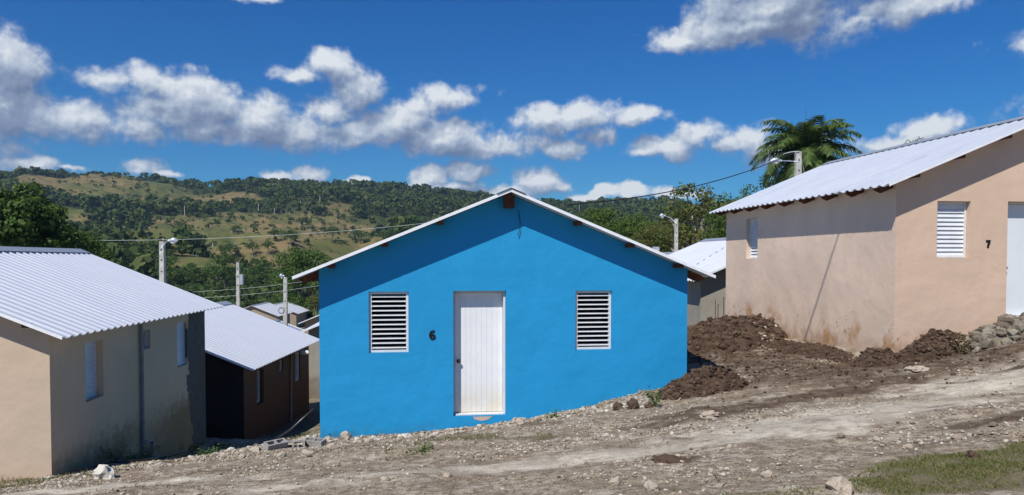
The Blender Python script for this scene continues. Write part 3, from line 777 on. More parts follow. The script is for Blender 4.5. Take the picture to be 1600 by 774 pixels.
for i, (px, py, r) in enumerate([(540, 684, .13), (560, 678, .10), (588, 674, .09), (512, 690, .12), (700, 662, .09), (812, 660, .12), (803, 656, .09), (850, 652, .07), (120, 720, .10), (90, 728, .08), (35, 738, .09), (360, 703, .1), (338, 708, .09), (400, 705, .12), (520, 700, .1), (440, 715, .1), (480, 712, .11), (380, 716, .08), (300, 718, .07), (575, 690, .09), (745, 655, .06), (655, 668, .06),
                                    (1140, 700, .05), (1200, 745, .06), (960, 757, .07), (1020, 765, .08), (1420, 700, .05), (1370, 688, .06), (880, 728, .05), (700, 745, .06), (600, 752, .06), (250, 744, .06)]):
    stone('stone', px, py, r, 'tan limestone lump among the gravel of the street', mat='stone', flat=.6, sub=2, seed=20+i, group='loose limestone lumps on the street')

# heaps of soil
def mound(name, label, cx, cy, rx, ry, h, ang=0, mat='clod', nclod=500, csz=(.02, .09), seed=0, pale=0, base=None, pw=1.0, wallcut=None, top=None):
    root = empty(name, (cx, cy, gz(cx, cy))); tag(root, label, 'soil heap')
    n = 90; u = np.linspace(-1.15, 1.15, n); U, Vv = np.meshgrid(u, u); r = np.hypot(U, Vv)
    c, s = math.cos(R(ang)), math.sin(R(ang))
    def hgt(U, Vv):
        x = cx+U*rx*c-Vv*ry*s; y = cy+U*rx*s+Vv*ry*c; r = np.hypot(U, Vv)
        rr = r*(1+.22*fbm(x*1.4, y*1.4, 3, seed+5))
        prof = np.clip(1-rr**2, 0, 1)**pw
        if top: prof = np.minimum(prof*top, 1.0)
        hh = h*prof*(1+.35*fbm(x*2.2, y*2.2, 3, seed))+.07*np.minimum(prof*4, 1)*fbm(x*7, y*7, 4, seed+2)
        return x, y, terr(x, y)+relief(x, y)-.06+np.where(rr < 1, .05, 0)*np.minimum(prof*4, 1)+hh
    x, y, z = hgt(U, Vv)
    ix = np.arange(n*n).reshape(n, n); f = np.stack([ix[:-1, :-1], ix[:-1, 1:], ix[1:, 1:], ix[1:, :-1]], -1).reshape(-1, 4)
    fr = r.ravel()[f].max(1) < 1.12; f = f[fr]
    P = np.stack([x, y, z], -1).reshape(-1, 3)-np.array(root.location)
    used = np.unique(f); mp = -np.ones(n*n, int); mp[used] = np.arange(len(used))
    mesh_np('soil', P[used], mp[f], M['soilheap' if mat == 'clod' else 'rubbleheap'], root, True)
    a = rng.uniform(0, 6.28, nclod); q = np.sqrt(rng.uniform(0, 1.05, nclod)); uu = q*np.cos(a); vv = q*np.sin(a)
    x, y, z = hgt(uu, vv); sz = csz[0]+(csz[1]-csz[0])*rng.random(nclod)**2.6
    V, Fx = rocks(np.stack([x, y, z+sz*.15], -1)-np.array(root.location), sz, .8)
    tag(mesh_np('clods', V, Fx, M[mat], root), kind='stuff')
    if pale:
        k = pale; a = rng.uniform(-1.15, -.45, k); q = rng.uniform(.72, .97, k)
        x, y, z = hgt(q*np.cos(a), q*np.sin(a)); sz = .015+.06*rng.random(k)**2.5
        V, Fx = rocks(np.stack([x, y, z+sz*.3], -1)-np.array(root.location), sz, .7)
        tag(mesh_np('pale_stones', V, Fx, M['stone'], root), kind='stuff')
    return root
def heap_mat(name, a, b_, c_):
    m, g, b = new_mat(name, .95, .1)
    oc = g.n('ShaderNodeTexCoord').outputs['Object']; n = g.noise(oc, 6, 6, .7); n2 = g.noise(oc, 28, 4, .65)
    c = g.mix(g.ss(n, .35, .65), a, b_); c = g.mix(g.m('MULTIPLY', g.ss(n2, .6, .7), .5), c, c_)
    g.put(b.inputs['Base Color'], c); bp = g.n('ShaderNodeBump'); bp.inputs['Strength'].default_value = 1; bp.inputs['Distance'].default_value = .05
    g.put(bp.inputs['Height'], g.m('ADD', n, g.m('MULTIPLY', n2, .5))); g.put(b.inputs['Normal'], bp.outputs[0]); return m
M['soilheap'] = heap_mat('heaped_soil', (.05, .032, .022), (.11, .072, .05), (.22, .17, .12))
M['rubbleheap'] = heap_mat('heaped_rubble', (.12, .095, .07), (.24, .20, .155), (.34, .30, .24))
mound('soil_heap', 'big dark brown soil bank filling the gap beside the peach house wall', 4.7, 19.3, 2.1, 3.1, .47, nclod=3000, csz=(.014, .085), seed=1, pale=45, pw=.8, top=1.5)
mound('soil_heap', 'dark soil heap at the right corner of the blue house', 3.1, 12.6, .78, .5, .34, ang=8, nclod=900, csz=(.01, .055), seed=2)
mound('soil_heap', 'small dark soil heap at the foot of the peach house corner', 6.22, 13.1, .42, .3, .27, nclod=250, csz=(.01, .05), seed=3)
mound('soil_heap', 'wide dark soil heap below the front window of the peach house', 7.3, 13.25, .85, .45, .40, ang=12, nclod=900, csz=(.01, .06), seed=4, pale=12)
mound('soil_heap', 'grey rubble bank in front of the door of the peach house', 8.7, 13.35, 1.15, .5, .26, ang=8, mat='clodgrey', nclod=700, csz=(.02, .12), seed=5, pale=25)
mound('soil_heap', 'low strip of dark soil along the side wall of the peach house', 5.95, 15.6, .45, 2.0, .09, ang=8, nclod=600, csz=(.01, .05), seed=6)

# broken cinder blocks, stick
def cinder(px, py, rz, tilt, label):
    x, y, z = at(px, py); r = empty('cinder_block', (x, y, z+.03), rz); r.scale = (.85, .85, .85); r.rotation_euler = (tilt, 0, rz)
    m = MB(); a, b, h = .2, .075, .095
    m.box(-a, a, -b, -b+.03, -h, h); m.box(-a, a, b-.03, b, -h, h)
    for q in (-a, -.015, a-.03): m.box(q, q+.03, -b+.03, b-.03, -h+.001, h-.001)
    o = m.build('block_shell', M['block'], r); tag(r, label, 'cinder block')
cinder(458, 699, .25, R(75), 'grey hollow block lying on its side left of the blue house')
cinder(430, 702, .9, R(20), 'tilted grey block at the left end of the block row')
cinder(492, 698, -.4, R(10), 'broken grey block nearest the blue wall corner')
x, y, z = at(432, 697)
tag(MB().tube([(x-.12, y+.0, z+.03), (x+.15, y+.25, z+.20), (x+.42, y+.55, z+.46)], [.018, .016, .008], 6).build('stick', M['steel'], None, True), 'dark stick leaning over the grey blocks', 'stick')

# ------------------------------------------------------------------ grass and weeds
M['blade'] = island_mat('grass_blades', [(.07, .11, .022), (.13, .17, .04), (.21, .20, .075), (.30, .25, .13), (.10, .14, .03)], .8, True)
M['dry'] = island_mat('dry_blades', [(.14, .095, .05), (.26, .19, .10), (.10, .10, .035), (.34, .27, .16), (.17, .11, .06)], .9, True)
def blades(x, y, z, h, w, lean=.6):
    n = len(x); a = rng.uniform(0, 6.28, n); l = rng.uniform(0, lean, n)*h; b = rng.uniform(0, 6.28, n)
    dx, dy = np.cos(a)*w, np.sin(a)*w; lx, ly = np.cos(b)*l, np.sin(b)*l
    P0 = np.stack([x-dx, y-dy, z-.01+0*x], -1); P1 = np.stack([x+dx, y+dy, z-.01+0*x], -1)
    P2 = np.stack([x+dx*.6+lx*.4, y+dy*.6+ly*.4, z+h*.6], -1); P3 = np.stack([x+lx, y+ly, z+h], -1)
    V = np.stack([P0, P1, P2, P3], 1).reshape(-1, 3)
    i = np.arange(n)[:, None]*4; F1 = np.concatenate([i+np.array([[0, 1, 2]]), i+np.array([[0, 2, 3]])], 0)
    return V, F1
x, y = scatter(150000, -10, 10, 4, 20, lambda x, y: lookup(grs, x, y)*np.clip(.45+1.1*fbm(x*2.2, y*2.2, 3, 81), 0, 1))
z = lookup(ZZ, x, y); h = rng.uniform(.025, .075, len(x)); k = y > 8; x, y, z, h = x[k], y[k], z[k], h[k]
V, Fx = blades(x, y, z, h, .004+.002*rng.random(len(x)))
tag(mesh_np('grass', V, Fx, M['blade']), 'short patchy green grass growing through the gravel', 'grass', kind='stuff')
x = rng.uniform(1.2, 7.2, 230000); y = rng.uniform(4.2, 7.2, 230000); k = rng.random(230000) < lookup(grs, x, y)*np.clip(.45+1.5*fbm(x*3, y*3, 3, 83), .03, 1); x, y = x[k], y[k]
z = lookup(ZZ, x, y); h = rng.uniform(.006, .026, len(x)); V, Fx = blades(x, y, z, h, .0022+.0016*rng.random(len(x)), 1.5)
tag(mesh_np('grass', V, Fx, M['blade']), 'green grass verge in the bottom right corner of the street', 'grass', kind='stuff')
x, y = scatter(110000, -9, 10, 4, 14.5, lambda x, y: np.clip(.02+1.2*fbm(x*1.3, y*2.0, 4, 85)-.15, 0, 1)*(1-lookup(track, x, y)))
z = lookup(ZZ, x, y); h = rng.uniform(.012, .06, len(x)); V, Fx = blades(x, y, z, h*.7, .0042, 1.8)
tag(mesh_np('dry_grass', V, Fx, M['dry']), 'dry straw coloured grass litter on the street', 'dry grass', kind='stuff')

M['leaf_weed'] = island_mat('weed_leaves', [(.05, .10, .02), (.10, .17, .035), (.16, .20, .06)], .6, True)
def leaf_quads(P, size, up=.25, asp=.5):
    n = len(P); d = rng.normal(size=(n, 3)); d[:, 2] = np.abs(d[:, 2])*.6-up; d /= np.linalg.norm(d, axis=1)[:, None]
    e = rng.normal(size=(n, 3)); e[:, 2] += .9; e -= (e*d).sum(1)[:, None]*d; e /= np.linalg.norm(e, axis=1)[:, None]
    s = np.cross(d, e); s1 = size[:, None]
    V = np.stack([P-d*s1, P+s*s1*asp, P+d*s1, P-s*s1*asp], 1).reshape(-1, 3)
    return V, (np.arange(n)[:, None]*4+np.array([[0, 1, 2, 3]]))
def weed(px, py, w, h, label, n=260, ls=.022, dx=0, dy=0, mat='leaf_weed', group=None):
    x, y, z = at(px, py); r = empty('weed', (x+dx, y+dy, z)); tag(r, label, 'weed', group)
    st = MB(); P = []
    for k in range(9):
        a = rng.uniform(0, 6.28); l = rng.uniform(.3, 1)*w; hh = h*rng.uniform(.5, 1)
        e = np.array([math.cos(a)*l, math.sin(a)*l, hh]); st.tube([(0, 0, -.02), tuple(e*[.35, .35, .55]), tuple(e)], [.004, .003, .002], 4)
        t = rng.uniform(.25, 1.05, n//9)[:, None]; P.append(e*t*np.array([1, 1, 1])+rng.normal(size=(n//9, 3))*w*.12)
    st.build('stem', M[mat], r); V, Fx = leaf_quads(np.concatenate(P), rng.uniform(.6, 1.2, len(P)*(n//9))*ls)
    mesh_np('leaves', V, Fx, M[mat], r); return r
weed(1024, 636, .24, .34, 'bushy green weed between the clods and the corner soil heap')
weed(865, 655, .16, .12, 'thin weed at the foot of the blue wall right of the door', n=90)
weed(645, 668, .12, .10, 'thin weed at the foot of the blue wall left of the door', n=60)
weed(655, 706, .2, .08, 'low green weed in the gravel below the left window', n=120)
weed(230, 716, .35, .22, 'dry tangled weed at the foot of the tan wall by the downpipe', n=350, mat='dry')
weed(268, 712, .3, .25, 'leafy green weed against the tan wall right of the downpipe', n=300)
weed(300, 706, .35, .22, 'green weed at the far end of the tan house wall', n=300)
weed(185, 720, .3, .20, 'dry brown weed at the tan wall near its front corner', n=300, mat='dry')
weed(205, 722, .3, .16, 'short green weed beside the downpipe foot of the tan house', n=220)
weed(345, 700, .35, .14, 'leafy weed at the start of the shaded passage', n=260)
weed(430, 690, .3, .10, 'low weed just behind the grey blocks', n=200)
weed(325, 712, .3, .12, 'low green weed at the edge of the house shade', n=200)
x, y, z = at(1500, 553)
r_ = weed(1500, 556, .22, .42, 'tall straggly yellowish weed on the heap before the peach house', n=260, ls=.03, mat='dry')
tag(MB().tube([tuple(at(105, 742)[i]+(0, 0, .04)[i] for i in range(3)), tuple(at(170, 728)[i]+(0, 0, .05)[i] for i in range(3)), tuple(at(245, 722)[i]+(0, 0, .04)[i] for i in range(3)), tuple(at(300, 706)[i]+(0, 0, .03)[i] for i in range(3))], .018, 6).build('hose', M['rubber'], None, True), 'dark hose lying along the foot of the tan house wall', 'hose')

# ------------------------------------------------------------------ hills
PXS = np.array([-900, -300, 0, 80, 150, 250, 320, 400, 450, 520, 560, 640, 700, 760, 820, 860, 900, 960, 1000, 1060, 1200, 1400, 1700, 2400])
SKY = np.array([290, 275, 273, 273, 274, 283, 292, 290, 288, 292, 294, 303, 307, 312, 318, 320, 322, 320, 321, 326, 335, 340, 345, 350])
def hill_z(az, r):
    """height of the hills at azimuth az (rad) and distance r; az positive to the right"""
    px = 800+F*np.tan(np.clip(az, -1.2, 1.2)); sky = np.interp(px, PXS, SKY)
    tt = (407-sky)/F*np.cos(np.clip(az, -1.2, 1.2))
    x, y = r*np.sin(az), r*np.cos(az)
    s = np.clip((r-170)/(760-170), 0, 1)
    prof = -.062+(tt+.062)*s**.62
    z = r*prof
    n = fbm(x/120, y/120, 5, 101); rid = 1-np.abs(fbm(x/90+5, y/90, 4, 111))*2
    z = z+n*22*s*(1-s)*2.2+rid*14*np.clip(s*4, 0, 1)*(1-s)**1.2-6*np.clip(s*4, 0, 1)*(1-s)
    z = z+fbm(x/38, y/38, 4, 121)*7*np.clip(s*3, 0, 1)
    far_ = np.clip((r-760)/500, 0, 1); z = np.where(r > 760, z-far_*60, z)
    e = sstep(r, 130, 200); return (-12.5)*(1-e)+z*e
A_ = np.linspace(R(-62), R(58), 620); Rr = np.concatenate([np.linspace(130, 760, 190), np.linspace(775, 1260, 20)])
AA, RR = np.meshgrid(A_, Rr); HZ = hill_z(AA, RR)
def mead(az, r):
    """1 where the slope is open pasture"""
    x, y = r*np.sin(az), r*np.cos(az); px = 800+F*np.tan(np.clip(az, -1.2, 1.2))
    s = np.clip((r-170)/590, 0, 1)
    m = fbm(x/70, y/70, 4, 131)*.9
    b = np.zeros_like(x)
    for (c, sc, wx, ws, k) in ((150, .82, 150, .15, 1.6), (450, .36, 150, .25, 1.7), (285, .47, 60, .10, 1.2), (560, .5, 60, .1, .9), (600, .88, 22, .03, 1.1), (240, .26, 90, .10, 1.3), (470, .14, 130, .10, 1.3), (60, .5, 120, .1, .8), (380, .62, 60, .05, .9), (640, .45, 60, .08, 1.1), (880, .8, 60, .08, .7)):
        b = np.maximum(b, k*np.exp(-((px-c)/wx)**2-((s-sc)/ws)**2))
    return sstep(b+m*.85, .36, .62)
MD = mead(AA, RR)
na, nr = len(A_), len(Rr); ix = np.arange(na*nr).reshape(nr, na)
Fh = np.stack([ix[:-1, :-1], ix[:-1, 1:], ix[1:, 1:], ix[1:, :-1]], -1).reshape(-1, 4)
def hill_mat():
    m, g, b = new_mat('pasture', .95, .1)
    oc = g.n('ShaderNodeTexCoord').outputs['Object']; nd = g.n('ShaderNodeAttribute'); nd.attribute_name = 'meadow'
    n = g.noise(oc, .018, 6, .65); n2 = g.noise(oc, .12, 6, .75)
    c = g.mix(g.ss(n, .43, .57), (.20, .15, .07), (.115, .12, .04)); c = g.mix(g.m('MULTIPLY', g.ss(n2, .46, .6), .7), c, (.065, .08, .026))
    c = g.mix(nd.outputs['Fac'], (.03, .045, .015), c)
    g.put(b.inputs['Base Color'], c); return m
M['hill'] = hill_mat()
ho = mesh_np('hills', np.stack([RR*np.sin(AA), RR*np.cos(AA), HZ], -1).reshape(-1, 3), Fh, M['hill'], smooth=True, attrs={'meadow': MD.ravel()})
tag(ho, kind='structure')

# ------------------------------------------------------------------ thin blue air
hz = MB().box(-1600, 1600, -60, 1500, -32, 175); hm = bpy.data.materials.new('air'); hm.use_nodes = True
nt = hm.node_tree; nt.nodes.clear(); g_ = G(nt); pv = g_.n('ShaderNodeVolumePrincipled'); pv.inputs['Color'].default_value = (.50, .72, 1, 1)
pv.inputs['Density'].default_value = .00018; pv.inputs['Anisotropy'].default_value = .2
ou = g_.n('ShaderNodeOutputMaterial'); nt.links.new(pv.outputs[0], ou.inputs['Volume'])
tag(hz.build('haze', hm), 'thin bluish air over the valley and hills', 'haze', kind='stuff')

# ------------------------------------------------------------------ vegetation
GREENS = [(.040, .080, .014), (.065, .12, .022), (.10, .16, .03), (.05, .10, .02), (.14, .19, .05)]
M['wood_leaf'] = island_mat('forest_leaves', [(.04, .072, .018), (.06, .10, .024), (.09, .135, .03), (.05, .086, .02), (.12, .155, .04)], .8, True, True)
M['leaf_dark'] = island_mat('dark_leaves', GREENS, .55, True)
M['leaf_mid'] = island_mat('mid_leaves', [(.05, .10, .018), (.085, .145, .028), (.12, .18, .04), (.065, .12, .024)], .6, True)
M['leaf_yellow'] = island_mat('yellowing_leaves', [(.07, .11, .025), (.13, .15, .04), (.19, .15, .05), (.08, .13, .03), (.11, .14, .035)], .7, True)
M['leaf_palm'] = island_mat('palm_leaflets', [(.055, .10, .022), (.10, .165, .038), (.17, .22, .075), (.07, .125, .03)], .45, True)
M['bark'] = plain('grey_bark', (.20, .17, .13), .95, var=.3, scale=8, bump=.4)
M['bark_pale'] = plain('pale_bark', (.42, .38, .32), .9, var=.2, scale=8)
def crowns(C, Rad, nleaf, size, flat=.8):
    """leaf clumps on the shells of many crowns at once"""
    n = len(C); d = rng.normal(size=(n, nleaf, 3)); d /= np.linalg.norm(d, axis=-1)[..., None]
    d[..., 2] = np.where(d[..., 2] < -.35, -d[..., 2], d[..., 2])
    q = rng.uniform(.55, 1.05, (n, nleaf, 1)); P = C[:, None]+d*q*Rad[:, None, None]*np.array([1, 1, flat])
    P = P.reshape(-1, 3); nn = (d+rng.normal(size=d.shape)*.45).reshape(-1, 3); nn /= np.linalg.norm(nn, axis=1)[:, None]
    t = np.cross(nn, rng.normal(size=nn.shape)); t /= np.linalg.norm(t, axis=1)[:, None]; s = np.cross(nn, t)
    sz = (np.repeat(Rad, nleaf)*size*rng.uniform(.6, 1.3, len(P)))[:, None]
    V = np.stack([P-t*sz-s*sz*.6, P+t*sz*.7-s*sz, P+t*sz+s*sz*.6, P-t*sz*.7+s*sz], 1).reshape(-1, 3)
    return V, np.arange(len(P))[:, None]*4+np.array([[0, 1, 2, 3]])
# the far wood, read as one mass
N = 70000
az = rng.uniform(R(-55), R(42), N); s_ = rng.uniform(0, 1, N)**.75; r = 205+s_*575
md = mead(az, r); dens = fbm(r*np.sin(az)/40, r*np.cos(az)/40, 3, 151)
px_ = 800+F*np.tan(az)
keep = rng.random(N) < np.clip((1-md*.86)*(.55+.9*dens), .04, 1)
keep |= (r > 745) & (rng.random(N) < .8)
az, r = az[keep], r[keep]
rad = (1.1+3.0*rng.random(len(r))**1.8)*np.where(mead(az, r) > .5, .5, 1)
C = np.stack([r*np.sin(az), r*np.cos(az), hill_z(az, r)+rad*.75+rng.uniform(0, 3.0, len(r))*(rad > 2.5)], -1)
V, Fx = crowns(C, rad, 30, .27)
tone = np.repeat(rng.random(len(r)), 30*4)
tag(mesh_np('woodland', V, Fx, M['wood_leaf'], attrs={'tone': tone}), 'dense green wood covering the distant hillside', 'woodland', kind='stuff')
# bare pale trunks showing in the wood
k = rng.random(len(r)) < .05; tm = MB()
for a, b_, z_, rr_ in zip(C[k, 0], C[k, 1], C[k, 2], rad[k]):
    tm.tube([(a, b_-rr_, z_-rr_*1.5-4), (a, b_-rr_, z_-rr_*.1)], .28, 3, False)
tag(tm.build('woodland_trunks', M['bark_pale']), 'pale slender trunks standing out in the hillside wood', 'woodland', kind='stuff')
# scrub on the valley floor
N = 2600; x = rng.uniform(-125, -30, N); y = rng.uniform(118, 215, N)
rr_ = np.hypot(x, y); a_ = np.arctan2(x, y)
zz = np.maximum(terr(x, y), np.where(rr_ > 130, hill_z(a_, rr_), -99))
rad = rng.uniform(.7, 2.2, N); V, Fx = crowns(np.stack([x, y, zz+rad*.5], -1), rad, 46, .24)
M['scrub'] = island_mat('scrub_leaves', [(.035, .065, .016), (.06, .10, .025), (.09, .13, .035), (.05, .085, .02)], .8, True)
tag(mesh_np('scrub', V, Fx, M['scrub']), 'low green scrub on the valley floor beyond the last roofs', 'scrub', kind='stuff')

def tree(name, label, x, y, zb, h, cr, mat='leaf_dark', nclump=60, nleaf=110, size=.16, flat=.8, group=None, bark='bark', seed=0, spread=1.0, airy=0, cat='tree', limbs=6, clump_r=.3, ctr=None):
    root = empty(name, (x, y, zb)); tag(root, label, cat, group)
    cz = h-cr*flat if ctr is None else ctr
    t = MB(); t.tube([(0, 0, -.5), (cr*.03, 0, cz*.5), (cr*.06, cr*.03, cz)], [cr*.09, cr*.07, cr*.05], 7)
    d = rng.normal(size=(nclump, 3)); d /= np.linalg.norm(d, axis=1)[:, None]; d[:, 2] = np.where(d[:, 2] < -.5, -d[:, 2], d[:, 2])
    q = rng.uniform(.35, .95, nclump)[:, None]; C = d*q*np.array([cr*spread, cr*spread, cr*flat])+np.array([0, 0, cz])
    for i in range(min(limbs, nclump)):
        e = C[i]; t.tube([(cr*.04, 0, cz*.55), tuple(e*np.array([.5, .5, 1])*[1, 1, .8]), tuple(e)], [cr*.045, cr*.03, cr*.012], 5)
    t.build('trunk', M[bark], root, True)
    V, Fx = crowns(C, cr*clump_r*rng.uniform(.6, 1.25, nclump), nleaf, size/clump_r*.3, .85)
    mesh_np('crown', V, Fx, M[mat], root); return root
def tpos(px, py, d): return (px-800)/F*d, d, (407-py)/F*d
# large mango tree on the left: crown from y 300 to 395
x, y, z = tpos(25, 372, 42)
tree('mango_tree', 'large dark leafy mango tree behind the tan house roof on the left', x, y, -6.5, 6.5+(407-298)/F*42, 3.3, nclump=120, nleaf=170, size=.085, flat=.85, limbs=9, clump_r=.24)
x, y, z = tpos(118, 400, 46)
tree('mango_tree', 'lower leafy tree beside the large mango tree, above the tan roof ridge', x, y, -6.5, 6.5+(407-362)/F*46, 2.1, nclump=60, nleaf=120, size=.08, flat=.7, clump_r=.28)
x, y, z = tpos(478, 440, 125)
tree('dense_tree', 'dense rounded green tree just left of the blue house roof', x, y, -10.5, 10.5+(407-386)/F*125, 5.4, nclump=90, nleaf=150, size=.07, flat=.95, mat='leaf_mid', clump_r=.27)
x, y, z = tpos(540, 440, 135)
tree('dense_tree', 'dense green tree hidden partly by the blue house roof edge', x, y, -10.5, 9, 5, nclump=60, nleaf=110, size=.08, flat=.9, mat='leaf_mid')
x, y, z = tpos(493, 480, 105)
tree('small_tree', 'small yellowish green bushy tree right of the far houses', x, y, -10, 5.6, 1.7, nclump=30, nleaf=80, size=.1, flat=1.1, mat='leaf_yellow')
x, y, z = tpos(455, 470, 122)
tree('dense_tree', 'low dark green tree behind the far white roofs', x, y, -10.5, 5.2, 3.6, nclump=50, nleaf=110, size=.09, flat=.6, mat='leaf_dark')
# right-hand group behind the roofs
for (px, top, d, cr, mt, lb, kw) in (
  (935, 326, 62, 2.9, 'leaf_mid', 'bushy bright green tree rising behind the blue house roof', {}),
  (990, 334, 58, 2.3, 'leaf_mid', 'green tree between the bushy green tree and the sparse yellowing tree', {}),
  (1015, 352, 52, 1.9, 'leaf_yellow', 'low olive brown tree left of the street lamp on the right', {}),
  (1095, 286, 55, 3.5, 'leaf_yellow', 'tall sparse yellowing tree with bare twigs behind the street lamp', dict(airy=1)),
  (1140, 322, 50, 2.1, 'leaf_mid', 'green tree against the roof eave of the peach house', {}),
  (1165, 292, 64, 3.0, 'leaf_mid', 'tree with loose green crown beneath the palm', dict(airy=1)),
  (1225, 262, 52, 2.6, 'leaf_mid', 'light green tree crown just below the palm fronds', dict(airy=1)),
  (1060, 350, 60, 2.6, 'leaf_yellow', 'brownish tree filling the gap behind the street lamp post', {})):
    x, y, z = tpos(px, top, d); zb = -5.0
    a = kw.get('airy', 0)
    tree('leafy_tree' if mt != 'leaf_yellow' else 'yellowing_tree', lb, x, y, zb, z-zb, cr, mat=mt, nclump=70 if not a else 85, nleaf=110 if not a else 60, size=.075, flat=.95 if not a else 1.05,
         clump_r=.3 if not a else .24, bark='bark_pale' if a or mt == 'leaf_yellow' else 'bark', limbs=8 if not a else 34)
x, y, z = tpos(1425, 217, 60)
tree('leafy_tree', 'wisp of tree crown peeping over the peach house roof ridge', x, y, -3, z+3, 1.1, mat='leaf_mid', nclump=16, nleaf=30, size=.12, flat=.6, limbs=5, bark='bark')
# single trees on the dry slopes below the wood
proto = None
spots = [(205, 405, 230), (222, 412, 225), (192, 415, 228), (300, 448, 190), (327, 438, 205), (338, 445, 200), (262, 455, 185), (280, 452, 188), (360, 400, 300), (395, 395, 320), (420, 392, 330), (430, 372, 380), (238, 395, 300), (150, 398, 290),
         (455, 380, 340), (520, 372, 360), (350, 425, 240), (410, 424, 235), (385, 452, 175), (400, 446, 180), (352, 455, 178), (560, 370, 350), (480, 352, 420), (285, 378, 400), (310, 388, 330), (250, 430, 210), (435, 450, 170), (370, 360, 430), (180, 400, 260)]
def slope_point(px, py, d0):
    a = math.atan((px-800)/F); rr = np.linspace(150, 740, 500); zz = hill_z(np.full_like(rr, a), rr); zt = np.maximum(zz, terr(rr*np.sin(a), rr*np.cos(a)))
    e = (407-py)/F*np.cos(a); v = zt/rr; i = np.argmax(v >= e)
    if v[i] < e: i = np.argmin(abs(rr-d0))
    return rr[i]*math.sin(a), rr[i]*math.cos(a), zt[i]
for i, (px, py, d) in enumerate(spots):
    x, y, z = slope_point(px, py+6, d); sc = random.uniform(.75, 1.25)
    if proto is None:
        proto = tree('slope_tree', 'round dark tree standing alone on the dry grass slope', x, y, z, 6.5, 3.3, nclump=26, nleaf=60, size=.13, flat=.8, group='scattered trees on the dry slopes', limbs=3)
        continue
    r2 = proto.copy(); COL.objects.link(r2); r2.location = (x, y, z); r2.rotation_euler = (0, 0, random.uniform(0, 6)); r2.scale = (sc, sc, sc*random.uniform(.8, 1.2))
    for ch in proto.children:
        c2 = ch.copy(); COL.objects.link(c2); c2.parent = r2

# royal palm
def palm(label, x, y, z, zb, L_=3.4, n=26):
    root = empty('palm_tree', (x, y, zb)); tag(root, label, 'palm tree')
    H = z-zb
    MB().tube([(0, 0, -.5), (0, 0, H*.5), (0, 0, H-1.6)], [.22, .20, .15], 10).build('trunk', M['bark_pale'], root, True)
    MB().tube([(0, 0, H-1.6), (0, 0, H-1.3), (0, 0, H)], [.15, .16, .07], 10).build('crownshaft', M['leaf_palm'], root, True)
    MB().tube([(0, 0, H), (-.03, 0, H+1.6), (-.05, 0, H+3.0)], [.025, .014, .003], 5).build('spear_leaf', M['leaf_palm'], root, True)
    for i in range(n):
        a = i*2.399+rng.uniform(-.2, .2); el = R(86-118*(i/(n-1))**1.05+rng.uniform(-6, 6)); ln = L_*rng.uniform(.85, 1.08)
        pts = []; p = np.array([0, 0, H]); d = el; m = 26
        for k in range(m):
            pts.append(p.copy()); p = p+np.array([math.cos(a)*math.cos(d), math.sin(a)*math.cos(d), math.sin(d)])*ln/m; d -= R(2.6+2.6*(k/m))*(1 if d > -1.35 else 0)
        V = []; Fq = []
        side = np.array([-math.sin(a), math.cos(a), 0])
        for k in range(3, m):
            for sg in (-1, 1):
                for rep in range(3):
                    t = (pts[k]-pts[k-1]); t /= np.linalg.norm(t); q = k/m
                    ll = .78*(math.sin(math.pi*min(1, q*.82+.16)))**.6*rng.uniform(.85, 1.2)
                    up = np.cross(t, side)*(-1 if np.cross(t, side)[2] < 0 else 1)
                    dirv = side*sg*rng.uniform(.6, 1.0)+t*.45+up*rng.uniform(-.15, .35)+np.array([0, 0, -.25]); dirv /= np.linalg.norm(dirv)
                    b0 = pts[k]+(pts[k-1]-pts[k])*rep*.33; mid = b0+dirv*ll*.55; tip = b0+dirv*ll*.95+np.array([0, 0, -.28*ll])
                    w = t*.032; bb = len(V); V += [b0-w, b0+w, mid+w, mid-w, tip]; Fq += [(bb, bb+1, bb+2, bb+3), (bb+3, bb+2, bb+4, bb+4)]
        mbx = MB(); mbx.v = [tuple(q) for q in V]; mbx.f = [f if f[3] != f[2] else f[:3] for f in Fq]
        mbx.tube([tuple(q) for q in pts[::5]]+[tuple(pts[-1])], .022, 4)
        mbx.build('frond', M['leaf_palm'], root)
    return root
x, y, z = tpos(1257, 243, 46)
palm('tall palm with a full crown of drooping fronds above the peach house roof', x, y, z, -5, L_=3.7, n=54)

